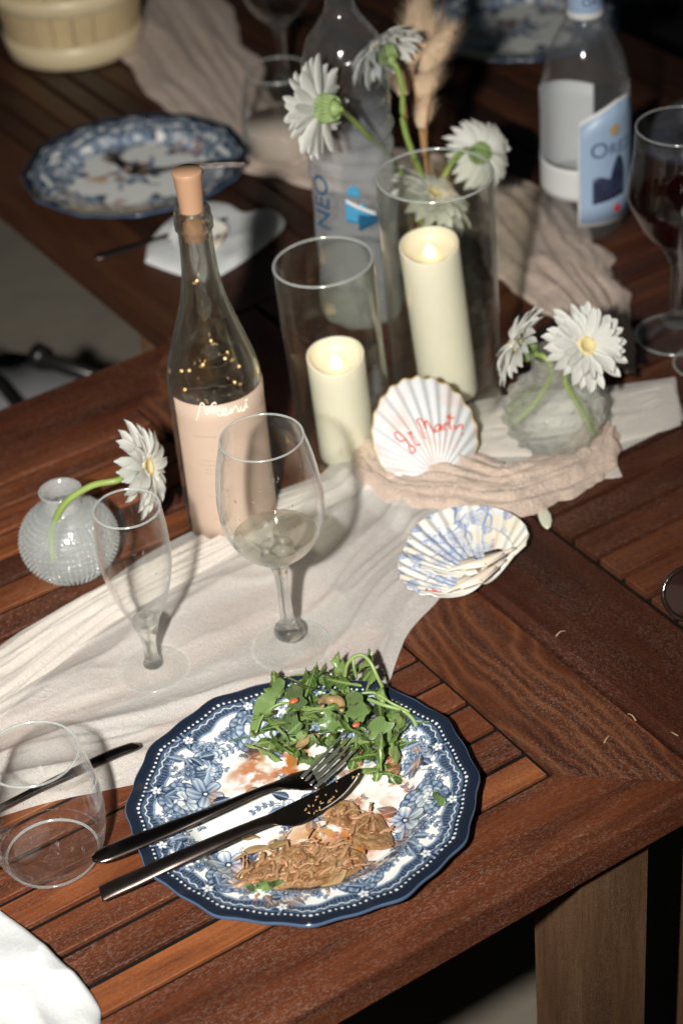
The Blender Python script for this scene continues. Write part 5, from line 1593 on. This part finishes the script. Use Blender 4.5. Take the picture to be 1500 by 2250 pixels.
inci = [[(0.0139, 0.023), (0.011, 0.0194)], [(0.0123, 0.0213), (0.0177, 0.0176)], [(0.0195, 0.0201), (0.0166, 0.0157)], [(0.0217, 0.0226), (0.0192, 0.0257), (0.0245, 0.0271), (0.0229, 0.0309)], [(0.0247, 0.033), (0.0266, 0.0312), (0.026, 0.0293)], [(0.0261, 0.0367), (0.0277, 0.0352), (0.0292, 0.0348)], [(0.0302, 0.0368), (0.0291, 0.0336)]]
part('lettering', strokes_on_shell(inci, LM2, .015, 16, -1, .00062, .0009), M['red_pen'], s2)
m3 = m2 @ Matrix.Translation((-.010, -.012, -.0055)) @ Matrix.Rotation(.22, 4, 'Z')
s3, e3 = shell_base('scallop_shell', 'second blue flowered scallop shell nested underneath, its lower edge peeping out', m3, LM2 * .98, .015, 16, M['shell_print'], -1, cols, 150, 330)
part('lettering', strokes_on_shell([[(-.040, .026), (-.045, .022)], [(-.0425, .024), (-.034, .020)], [(-.036, .024), (-.031, .017)]], LM2, .015, 16, -1, .0007, .0009), M['red_pen'], s3)
m4 = Matrix.Translation((*(0.9237, 1.8392, 0.76)[:2], T2 + .022)) @ Matrix.Rotation(.6, 4, 'Z') @ Matrix.Rotation(.15, 4, 'X') @ Matrix.Translation((0, -.034, 0))
s4 = copy_tree(s2); s4.matrix_world = m4 @ Matrix.Scale(.72, 4)
tag(s4, 'blurred blue flowered scallop shell on the far white napkin behind the bottle neck', 'shell', 'scallop shells')

# ------------------------------------------------------------------ salad and leftovers
k = NT('rocket_leaf')
kc = k.coord()
rnd = k.n('ObjectInfo').outputs['Random']
sx = k.n('SeparateXYZ', i_0=kc)
ay = k.math('ABSOLUTE', sx.outputs[1])
rib = k.rampf(ay, .0005, .0011, 1, 0)
vein = k.n('TexWave', wave_type='BANDS', i_Vector=k.map(kc, (1, 1, 1), (0, 0, 0), (0, 0, .7)), i_Scale=110, i_Distortion=2.0).outputs['Fac']
tone = k.math('ADD', k.math('MULTIPLY', k.noise(kc, 70, 3), .5), k.math('MULTIPLY', rnd, .75))
colr = k.ramp(tone, [(.2, (.020, .045, .008)), (.50, (.075, .135, .026)), (.72, (.140, .215, .050)), (.98, (.25, .34, .12))])
colr = k.mix(k.math('MULTIPLY', k.rampf(vein, .80, 1), .5), colr, (.18, .30, .10))
colr = k.mix(k.math('MULTIPLY', rib, .7), colr, (.30, .40, .15))
back = k.n('NewGeometry').outputs['Backfacing']
colr = k.mix(k.math('MULTIPLY', back, .40), colr, (.22, .33, .14))
dress = k.rampf(k.noise(kc, 75, 4, .6), .555, .64)
colr = k.mix(k.math('MULTIPLY', dress, .78), colr, (.022, .010, .005))
lb_ = k.bsdf(i_Base_Color=colr, i_Roughness=k.rampf(dress, 0, 1, .27, .08))
lb_.inputs['Coat Weight'].default_value = .6
k.put(lb_.inputs['Normal'], k.bump(k.noise(kc, 160, 4), .6, .0012))
tl = k.n('BsdfTranslucent', i_Color=k.mix(.5, colr, (.15, .30, .03)))
M['leaf'] = k.done(k.mixs(.26, lb_.outputs[0], tl.outputs[0]))
M['rocket_stem'] = plain('rocket_stem', (.22, .31, .10), .4, var=.2, vscale=90)
def rocket_leaf(seed):
    g = random.Random(seed)
    n, m = 26, 7
    L_ = 1.0
    lob = g.uniform(2.2, 3.4); ph = g.uniform(0, 1)
    curl = g.uniform(-1.5, 1.5); cup = g.uniform(-.9, .9); tw = g.uniform(-.9, .9); wav = g.uniform(.3, 1)
    V, F = [], []
    ang, x, z = g.uniform(-.3, .5), 0.0, 0.0
    for i in range(n):
        s = i / (n - 1)
        env = (.10 + .90 * s) * math.sin(math.pi * min(1, .12 + .90 * s)) ** .6
        w = .215 * env * (1 - .74 * (.5 + .5 * math.cos(2 * math.pi * (lob * s + ph))) * (1 - s ** 3)) + .006
        w *= 1 + .10 * (1 if i % 2 else -1) * (s > .2)
        if i == n - 1: w *= .3
        for j in range(m):
            q = j / (m - 1) * 2 - 1
            ly = w * q
            lz = cup * w * q * q + wav * .035 * math.sin(9 * s + 4 * q + seed) * abs(q)
            t_ = tw * s
            yy = ly * math.cos(t_) - lz * math.sin(t_); zz = ly * math.sin(t_) + lz * math.cos(t_)
            V.append((x - math.sin(ang) * zz - .05 * abs(q) * w * 3, yy, z + math.cos(ang) * zz))
        x += math.cos(ang) / (n - 1); z += math.sin(ang) / (n - 1)
        ang -= curl / n * (1.6 if s > .4 else .7)
    for i in range(n - 1):
        for j in range(m - 1):
            F.append((i * m + j, (i + 1) * m + j, (i + 1) * m + j + 1, i * m + j + 1))
    sc_ = .052
    V = [tuple(sc_ * c for c in v) for v in V]
    me = bpy.data.meshes.new('leaf'); me.from_pydata(V, [], F)
    me.polygons.foreach_set('use_smooth', [True] * len(F)); me.materials.append(M['leaf'])
    return me
LEAVES = [rocket_leaf(i) for i in range(12)]
sal = thing('rocket_salad', 'heap of dressed green rocket leaves on the back of the near plate', 'salad', (0.6071, 1.0718, 0.752))
So = np.array(sal.location)
g = random.Random(21)
spots = [(575, 1590), (600, 1560), (590, 1620), (620, 1600), (640, 1550), (640, 1620), (660, 1580), (680, 1540), (680, 1600), (700, 1640), (700, 1570), (720, 1520), (720, 1600), (740, 1560), (740, 1640), (760, 1600), (760, 1530), (780, 1570), (790, 1620), (790, 1660), (800, 1540), (810, 1600), (820, 1640), (830, 1570), (830, 1680), (850, 1610), (850, 1650), (840, 1540), (870, 1630), (810, 1690), (620, 1640), (660, 1640), (720, 1660), (760, 1500), (800, 1500), (690, 1500), (650, 1520), (610, 1530), (880, 1600), (770, 1640)]
for i, (u_, v_) in enumerate(spots * 2):
    lay = i // len(spots)
    du, dv = g.uniform(-14, 14), g.uniform(-14, 14)
    dist = math.hypot((u_ - 735) / 170, (v_ - 1590) / 105)
    hz = .008 + .004 * lay + .013 * max(0, 1 - dist) * g.uniform(.4, 1.1) + .003
    # centre of the leaf, relative to the heap: picture axes measured on the plate
    cx_ = (u_ + du - 735) / 2700.; cy_ = -(v_ + dv - 1590) / 1750.
    c = np.array((RI[0] * cx_ + .508 * cy_ - .5 * 0, RI[1] * cx_ + .861 * cy_, hz - .006))
    mtx = Matrix.Translation(Vector(c)) @ Matrix.Rotation(g.uniform(0, 6.28), 4, 'Z') @ Matrix.Rotation(g.uniform(-.22, .20), 4, 'Y') @ Matrix.Rotation(g.uniform(-.7, .7), 4, 'X') @ Matrix.Diagonal((g.uniform(.55, 1.05), g.uniform(.6, 1.05), g.uniform(.35, .8), 1)) @ Matrix.Translation((-.024, 0, 0))
    link_mesh('leaf', LEAVES[g.randrange(12)], sal, mtx)
def rel(P, o): return [np.array(p) - np.array(o) for p in P]
for P, r in (([(0.6367, 1.0991, 0.77), (0.6394, 1.0981, 0.784), (0.6454, 1.0953, 0.792), (0.6507, 1.0903, 0.794), (0.6526, 1.0817, 0.79), (0.6528, 1.0732, 0.78), (0.6557, 1.0684, 0.766)], .0016),
             ([(0.6444, 1.0954, 0.79), (0.6426, 1.0927, 0.784), (0.6438, 1.092, 0.772)], .0012),
             ([(0.6284, 1.0742, 0.774), (0.6422, 1.0647, 0.776), (0.649, 1.049, 0.772), (0.6582, 1.037, 0.766)], .0012),
             ([(0.6379, 1.0669, 0.77), (0.6443, 1.0521, 0.77), (0.6545, 1.0414, 0.766), (0.6572, 1.031, 0.762), (0.6545, 1.025, 0.758), (0.6446, 1.0219, 0.756), (0.6304, 1.0235, 0.758)], .0017),
             ([(0.5643, 1.0956, 0.764), (0.564, 1.074, 0.766), (0.5702, 1.0638, 0.764), (0.5764, 1.0603, 0.762)], .0013),
             ([(0.5495, 1.099, 0.76), (0.5643, 1.1095, 0.764), (0.5813, 1.108, 0.768), (0.5889, 1.0921, 0.77)], .0011),
             ([(0.6018, 1.1267, 0.766), (0.5905, 1.1014, 0.77), (0.581, 1.0879, 0.77)], .0014)):
    part('stalk', tube(rel(catmull(P, 7), So), r, 8), M['rocket_stem'], sal)
# two big leaves that shape the heap's outline
def shaped_leaf(P, w, seed, name='leaf'):
    g2 = random.Random(seed)
    C = np.array(catmull(P, 6)); n = len(C); V, F = [], []
    for i in range(n):
        s = i / (n - 1)
        t_ = C[min(i + 1, n - 1)] - C[max(i - 1, 0)]; t_ /= np.linalg.norm(t_)
        sd = np.cross(t_, TOW); sd /= np.linalg.norm(sd)
        ww = w * math.sin(math.pi * min(1, .08 + .90 * s)) ** .7 * (1 + .25 * math.sin(s * 14 + seed))
        for j in range(5):
            q = j / 2 - 1
            V.append(C[i] + sd * ww * q + TOW * (.002 * abs(q) * math.sin(seed + 5 * s)))
    for i in range(n - 1):
        for j in range(4):
            F.append((i * 5 + j, (i + 1) * 5 + j, (i + 1) * 5 + j + 1, i * 5 + j + 1))
    return V, F
for P, w, sd in (([(0.5961, 1.1312, 0.77), (0.5829, 1.1215, 0.77), (0.5691, 1.1169, 0.766), (0.5552, 1.1083, 0.76), (0.5473, 1.1008, 0.754)], .0062, 1), ([(0.6185, 1.1339, 0.762), (0.6221, 1.1165, 0.766), (0.6271, 1.0995, 0.77)], .006, 2), ([(0.6607, 1.0539, 0.762), (0.6519, 1.049, 0.762), (0.6436, 1.0486, 0.762)], .007, 3), ([(0.5981, 1.1202, 0.77), (0.5879, 1.0949, 0.776), (0.5812, 1.0821, 0.778)], .0075, 5), ([(0.6254, 1.0722, 0.78), (0.617, 1.0496, 0.782), (0.6106, 1.0371, 0.78)], .009, 6), ([(0.6273, 1.0419, 0.772), (0.6251, 1.0287, 0.77), (0.6242, 1.0188, 0.766)], .010, 7), ([(0.5864, 1.0602, 0.776), (0.596, 1.0547, 0.778), (0.6086, 1.051, 0.776)], .0075, 8), ([(0.5714, 1.092, 0.77), (0.5708, 1.0766, 0.774), (0.5708, 1.0672, 0.77)], .008, 9)):
    V, F = shaped_leaf(P, w, sd)
    part('leaf', (rel(V, So), F), M['leaf'], sal)
def lump(c, size, seed, rough=.35, seg=12):
    g2 = np.random.default_rng(seed)
    v, f = lathe([(0, -1), (.55, -.8), (.9, -.35), (1, .1), (.8, .6), (.45, .9), (0, 1)], seg)
    v = np.array(v)
    ph = g2.uniform(0, 6, 6)
    d = 1 + rough * (np.sin(v[:, 0] * 3 + ph[0]) * np.sin(v[:, 1] * 4 + ph[1]) + .6 * np.sin(v[:, 2] * 5 + ph[2]) * np.sin(v[:, 0] * 7 + ph[3])) * .6
    return v * d[:, None] * np.array(size), f
k = NT('stewed_meat')
kc = k.coord(); rn = k.n('ObjectInfo').outputs['Random']
mc = k.ramp(k.math('ADD', k.math('MULTIPLY', k.noise(k.map(kc, (90, 300, 300)), 1.0, 4), .75), k.math('MULTIPLY', rn, .40)), [(.25, (.19, .080, .036)), (.48, (.33, .175, .085)), (.62, (.38, .235, .115)), (.74, (.42, .215, .115)), (.9, (.50, .30, .18))])
mb = k.bsdf(i_Base_Color=mc, i_Roughness=.2)
mb.inputs['Coat Weight'].default_value = .7
mb.inputs['Subsurface Weight'].default_value = .2
mb.inputs['Subsurface Radius'].default_value = (.003, .0015, .001)
k.put(mb.inputs['Normal'], k.bump(k.noise(k.map(kc, (260, 500, 500)), 1.0, 4, .6), .6, .0012))
M['meat'] = k.done(mb)
k = NT('cooked_onion')
kc = k.coord()
ob_ = k.bsdf(i_Base_Color=k.mix(k.noise(kc, 110, 3), (.24, .15, .065), (.42, .30, .15)), i_Roughness=.16)
ob_.inputs['Subsurface Weight'].default_value = .35
ob_.inputs['Subsurface Radius'].default_value = (.008, .006, .003)
ob_.inputs['Coat Weight'].default_value = .5
M['onion'] = k.done(ob_)
k = NT('meat_sauce')
kc = k.coord()
sc1 = k.ramp(k.noise(kc, 120, 5, .65), [(.30, (.17, .065, .024)), (.48, (.30, .155, .062)), (.62, (.36, .235, .115)), (.78, (.46, .23, .12))])
sb_ = k.bsdf(i_Base_Color=sc1, i_Roughness=.14)
sb_.inputs['Coat Weight'].default_value = .6
sb_.inputs['Subsurface Weight'].default_value = .2
sb_.inputs['Subsurface Radius'].default_value = (.004, .002, .001)
k.put(sb_.inputs['Normal'], k.bump(k.noise(kc, 420, 5, .7), 1.0, .0022))
M['sauce'] = k.done(sb_)
stw = thing('meat_leftovers', 'brown heap of stewed meat shreds and onion left on the front of the near plate', 'leftovers', (0.5175, 0.9645, 0.75))
Lo = np.array(stw.location)
g = random.Random(33)
def on_plate(u_, v_, z_):
    """Offset from the leftovers' base for a spot measured from it on the plate."""
    cx_ = (u_ - 690) / 2760.; cy_ = -(v_ - 1880) / 1720.
    return np.array((RI[0] * cx_ + .508 * cy_, RI[1] * cx_ + .861 * cy_, z_))
def orient(VF, c, az, tilt):
    v, f = VF
    m = Matrix.Rotation(az, 3, 'Z') @ Matrix.Rotation(tilt, 3, 'Y')
    return [np.array(m @ Vector(p)) + c for p in v], f
def mound(outline, hmax, seed, mat, name, n=48, base=.0004):
    """Wet, lumpy heap inside an outline measured on the plate."""
    P = np.array(catmull([on_plate(u_, v_, 0)[:2] for u_, v_ in outline + [outline[0]]], 6))[:-1]
    c = P.mean(0); m = len(P)
    ss = np.linspace(0, 1, n)
    nz = vnoise((n, m), (n / 7, m / 9), seed, 5); nz[:, -2:] = nz[:, :1]; nz = np.clip((nz - .28) * 1.9, 0, 1.4)
    V = []
    for a_, s_ in enumerate(ss):
        q = c + (P - c) * s_
        up = np.clip((q - c) @ np.array((-.508, -.861)), 0, .1) * .16
        prof = math.sqrt(max(0, 1 - s_ ** 3))
        for b_ in range(m):
            V.append((q[b_, 0], q[b_, 1], base + up[b_] - .0012 * (s_ == 1) + hmax * prof * (.25 + 1.25 * nz[a_, b_] ** 1.4)))
    F = [tuple(f) for f in grid_faces(n, m, True)]
    return part(name, (V, F), mat, stw)
mound([(512, 1918), (545, 1893), (590, 1878), (640, 1862), (690, 1856), (735, 1868), (775, 1872), (800, 1890), (775, 1915), (730, 1930), (680, 1940), (640, 1938), (590, 1946), (545, 1942)], .0046, 3, M['sauce'], 'stew')
mound([(712, 1812), (735, 1786), (770, 1782), (788, 1795), (800, 1815), (835, 1812), (852, 1840), (858, 1872), (835, 1882), (800, 1880), (770, 1868), (775, 1840), (740, 1826)], .0048, 8, M['sauce'], 'stew', 40)
mound([(862, 1672), (880, 1668), (890, 1700), (888, 1735), (868, 1742), (860, 1710)], .003, 9, M['sauce'], 'stew', 14)
mound([(790, 1690), (808, 1700), (806, 1716), (785, 1712)], .003, 10, M['sauce'], 'stew', 12)
for i in range(62):
    if i < 40:
        u_ = g.uniform(530, 800); v_ = 1912 - (u_ - 540) * .10 + g.uniform(-30, 26)
    elif i < 56:
        u_ = g.uniform(722, 850); v_ = 1800 + (u_ - 730) * .45 + g.uniform(-20, 26)
    else:
        u_, v_ = [(872, 1690), (880, 1712), (870, 1730), (796, 1700), (776, 1682), (866, 1676)][i - 56]
    L_ = g.uniform(.0045, .0115); w_ = g.uniform(.0008, .0019)
    c = on_plate(u_, v_, .0028 + g.uniform(0, .0024) + max(0, (v_ - 1905)) * .00010)
    if i >= 56: c[2] = .003
    P = [(-L_, 0, 0), (-L_ * .3, g.uniform(-.002, .002), g.uniform(0, .0012)), (L_ * .4, g.uniform(-.002, .002), g.uniform(0, .001)), (L_, 0, -.0005)]
    n_ = 10
    C_ = catmull(P, 3)
    VF = tube(C_, [w_ * (.55 + .5 * math.sin(math.pi * q / (len(C_) - 1))) * g.uniform(.8, 1.2) for q in range(len(C_))], 7, flat=.6)
    V, F = orient(VF, c, g.uniform(-.4, 1.3), g.uniform(-.15, .15))
    part('meat_shred', (V, F), M['meat'], stw)
fib = []
for i in range(190):
    r_ = g.random()
    if r_ < .66:
        u_ = g.triangular(520, 800, 660); v_ = 1908 - (u_ - 540) * .12 + g.gauss(0, 22)
    elif r_ < .92:
        u_ = g.uniform(718, 856); v_ = 1800 + (u_ - 730) * .45 + g.gauss(0, 18)
    elif r_ < .97:
        u_, v_ = g.gauss(874, 8), g.uniform(1668, 1738)
    else:
        u_, v_ = g.uniform(600, 930), g.uniform(1690, 1900)
        if 640 < u_ < 800 and v_ < 1790: continue
    L_ = g.uniform(.0012, .0062); w_ = g.choice((.0004, .0006, .0009, .0014))
    c = on_plate(u_, v_, .0014 + g.uniform(0, .0040) + max(0, (v_ - 1905)) * .00010)
    if r_ >= .97: c[2] = .0006 + max(0, v_ - 1860) * .00006; L_ *= .4
    P = [(-L_, 0, 0), (-L_ * .3, g.uniform(-.0012, .0012), g.uniform(0, .001)), (L_ * .4, g.uniform(-.0012, .0012), g.uniform(0, .001)), (L_, 0, g.uniform(-.0008, .0006))]
    fib.append(orient(tube(catmull(P, 2), [w_ * g.uniform(.5, 1.2) for _ in range(7)], 6, flat=.6), c, g.gauss(.5, .6), g.uniform(-.10, .10)))
part('meat_fibres', join(*fib), M['meat'], stw, kind='stuff')
def onion_slice(c, R_, a0_, a1_, w_, th, az, tilt, parent, name='onion_piece'):
    V, F = [], []
    n = 16
    for i in range(n):
        s = i / (n - 1); a = a0_ + (a1_ - a0_) * s
        ww = w_ * (.35 + .65 * math.sin(math.pi * (.08 + .84 * s)))
        for (rr, zz) in ((R_ - ww, 0), (R_ - ww * .5, th), (R_ + ww * .6, th * 1.1), (R_ + ww, th * .2), (R_ + ww * .4, -th * .4), (R_ - ww * .6, -th * .4)):
            V.append((rr * math.cos(a), rr * math.sin(a), zz + .0012 * math.sin(2.6 * a)))
    for i in range(n - 1):
        for j in range(6):
            F.append((i * 6 + j, (i + 1) * 6 + j, (i + 1) * 6 + (j + 1) % 6, i * 6 + (j + 1) % 6))
    F.append(tuple(range(5, -1, -1))); F.append(tuple((n - 1) * 6 + j for j in range(6)))
    V, F = orient((V, F), np.array(c), az, tilt)
    return part(name, (V, F), M['onion'], parent)
for (u_, v_, z_, R_, a0_, a1_, w_, az, tl_) in ((570, 1856, .0030, .012, .4, 2.2, .0042, .3, .5), (592, 1898, .0045, .022, .8, 1.7, .0040, .2, .25), (660, 1885, .0050, .024, .8, 1.75, .0044, .5, .35), (705, 1900, .0050, .020, .7, 1.8, .0040, 3.4, .3), (640, 1925, .0068, .020, .6, 1.6, .0036, 2.8, .3), (762, 1797, .0045, .013, .3, 2.0, .0026, .9, .4), (712, 1718, .024, .014, .5, 2.3, .0042, .35, .1), (575, 1765, .004, .006, .2, 2.4, .003, 1.0, .1)):
    onion_slice(on_plate(u_, v_, z_ - .0008), R_, a0_, a1_, w_ * 1.1, .0009, az, tl_ * 1.3, stw)
os_ = thing('onion_slice', 'curled pale onion slice lying on top of the rocket leaves', 'onion slice', (0.5997, 1.0603, 0.788))
onion_slice((0, 0, 0), .0085, -.4, 3.3, .0045, .003, -.4, .25, os_, 'slice')
M['tomato'] = plain('orange_red_pulp', (.48, .12, .045), .25, coat=.4)
for (p, s_, lb) in (((0.6038, 1.0313, 0.787), .0036, 'small orange red tomato scrap on a rocket leaf beside the fork prongs'), ((0.5829, 1.0903, 0.782), .0042, 'dark red tomato scrap in the left part of the salad')):
    tm = thing('tomato_scrap', lb, 'food scrap', p, group='tomato scraps in the salad')
    V, F = lump(0, (s_, s_ * .7, s_ * .4), int(s_ * 1e5), .2)
    part('pulp', (V, F), M['tomato'], tm)
for (P, w, lb) in (([(0.4553, 0.9641, 0.757), (0.4603, 0.9556, 0.759), (0.4692, 0.9505, 0.76), (0.4814, 0.9499, 0.758)], .0042, 'lone green rocket leaf at the front edge of the leftovers'), ([(0.6232, 0.9574, 0.758), (0.6225, 0.9491, 0.76), (0.6218, 0.9421, 0.76), (0.6223, 0.9369, 0.759)], .0032, 'small scrap of rocket on the right rim of the near plate'), ([(0.5672, 1.0636, 0.752), (0.5673, 1.0555, 0.753), (0.5724, 1.0489, 0.752)], .0040, 'loose dark rocket leaf between the salad and the fork'), ([(0.5512, 1.0835, 0.753), (0.5589, 1.0781, 0.755), (0.5672, 1.0743, 0.754)], .0045, 'loose bright rocket leaf under the left side of the salad')):
    lf = thing('rocket_leaf', lb, 'leaf', P[0], group='loose rocket leaves on the plate')
    V, F = shaped_leaf(P, w, len(lb))
    part('blade', (rel(V, P[0]), F), M['leaf'], lf)
# scraps stuck to the knife blade
bit = []
g = random.Random(8)
for i in range(26):
    s = g.random()
    p = np.array((0.5251, 0.9892, 0.7692)) * (1 - s) + np.array((0.5785, 1.0005, 0.7682)) * s
    V, F = lump(0, (g.uniform(.0006, .0022), g.uniform(.0005, .001), .0005), i, .3, 7)
    bit.append(orient((V, F), p - np.array(kn.location) + np.array((g.uniform(-.004, .004), g.uniform(-.006, .006), 0)), g.uniform(0, 3), 0))
part('food_specks', join(*bit), M['onion'], kn, kind='stuff')

# ------------------------------------------------------------------ things further off
M['bamboo'] = plain('pale_bamboo', (.56, .43, .24), .42, var=.2, vscale=22, bump=.2, bscale=200)
M['hoop'] = plain('pale_hoop', (.66, .55, .35), .38, var=.1, vscale=30)
bs_ = thing('wooden_bowl', 'pale wooden stave bowl with a light hoop round its foot, at the top left corner', 'bowl', (*(1.0928, 2.4577, 0.75)[:2], T2))
r0, r1, hb = .088, .106, .115
ns = 22
me_st = None
for i in range(ns):
    a0_, a1_ = 2 * math.pi * i / ns + .008, 2 * math.pi * (i + 1) / ns - .008
    V = []
    for z, r in ((.004, r0), (hb, r1)):
        for a in np.linspace(a0_, a1_, 4):
            V.append((r * math.cos(a), r * math.sin(a), z))
        for a in np.linspace(a1_, a0_, 4):
            V.append(((r - .007) * math.cos(a), (r - .007) * math.sin(a), z))
    F = [(j, (j + 1) % 8, 8 + (j + 1) % 8, 8 + j) for j in range(8)] + [tuple(range(7, -1, -1)), tuple(range(8, 16))]
    part('stave', (V, F), M['bamboo'], bs_, smooth=False)
for z0_, z1_, nm in ((.001, .034, 'hoop'), (.078, .104, 'hoop')):
    f_ = lambda z: r0 + (r1 - r0) * z / hb
    part(nm, lathe([(f_(z0_) + .0005, z0_), (f_(z0_) + .004, z0_ + .002), (f_(z1_) + .004, z1_ - .002), (f_(z1_) + .0005, z1_)], 64), M['hoop'], bs_)
part('bottom', lathe([(0, .006), (r0 - .007, .006), (r0 - .007, .010), (0, .010)], 40), M['bamboo'], bs_)

pe = thing('fallen_petal', 'single pale oval petal fallen on the dark slats right of the gauze', 'petal', (0.9134, 1.1868, 0.752))
V, F = lathe([(0, -1), (.55, -.7), (.85, -.2), (.9, .3), (.55, .85), (0, 1)], 14)
V = [np.array(RI) * p[0] * .0068 + np.array((.5, .86, 0)) * p[2] * .0150 + np.array((0, 0, 1)) * (p[1] * .0010 + .0035 * (p[2] * .5 + .5)) for p in V]
M['green_petal'] = plain('greenish_petal', (.56, .57, .44), .5)
part('blade', (V, F), M['green_petal'], pe)
sg = thing('sunglasses', 'dark sunglasses lying upside down, cut by the right edge of the picture', 'sunglasses', (0.9267, 1.0094, 0.75))
M['lens'] = plain('dark_tinted_lens', (.022, .008, .006), .05, coat=1.0)
M['acetate'] = plain('dark_acetate', (.014, .008, .006), .14, coat=.6)
for dx in (0, .064):
    c = np.array((RI[0] * (dx + .006), RI[1] * (dx + .006), .020))
    ax1 = np.array((RI[0], RI[1], 0)); ax2 = np.array((.30, .45, .84)); ax2 /= np.linalg.norm(ax2)
    rimP = [c + ax1 * .0265 * math.cos(q) + ax2 * .0235 * math.sin(q) for q in np.linspace(0, 2 * math.pi, 28)]
    part('rim', tube(rimP, .0022, 8, caps=False), M['acetate'], sg)
    nl = np.cross(ax1, ax2)
    V = [c + nl * .0025] + [c + ax1 * .0255 * math.cos(q) + ax2 * .0225 * math.sin(q) for q in np.linspace(0, 2 * math.pi, 29)[:-1]]
    part('lens', (V, [(0, 1 + i, 1 + (i + 1) % 28) for i in range(28)]), M['lens'], sg)
part('bridge', tube(catmull([np.array((RI[0] * .030, RI[1] * .030, .030)), np.array((RI[0] * .038, RI[1] * .038, .036)), np.array((RI[0] * .046, RI[1] * .046, .030))], 5), .0020, 8), M['acetate'], sg)
M['crumb'] = plain('dry_crumb', (.36, .25, .14), .8)
for (P, lb) in (([(0.8184, 1.0516, 0.752), (0.8237, 1.052, 0.754), (0.8295, 1.052, 0.752)], 'straw coloured crumb on the dark end board of the right table'), ([(0.8167, 0.9021, 0.752), (0.8165, 0.8975, 0.753), (0.8178, 0.8952, 0.752)], 'pale crumb near the right edge of the dark end board'), ([(0.8113, 0.9491, 0.741), (0.8114, 0.9435, 0.743), (0.8109, 0.9383, 0.741)], 'tiny straw bit at the joint between the two tables'), ([(0.7743, 0.9342, 0.741), (0.7787, 0.9361, 0.742), (0.7832, 0.9381, 0.741)], 'thin straw splinter on the near end board')):
    cr = thing('crumb', lb, 'crumb', P[0], group='crumbs on the tables')
    part('bit', tube(rel(catmull(P, 4), P[0]), .0007, 6, flat=.6), M['crumb'], cr)
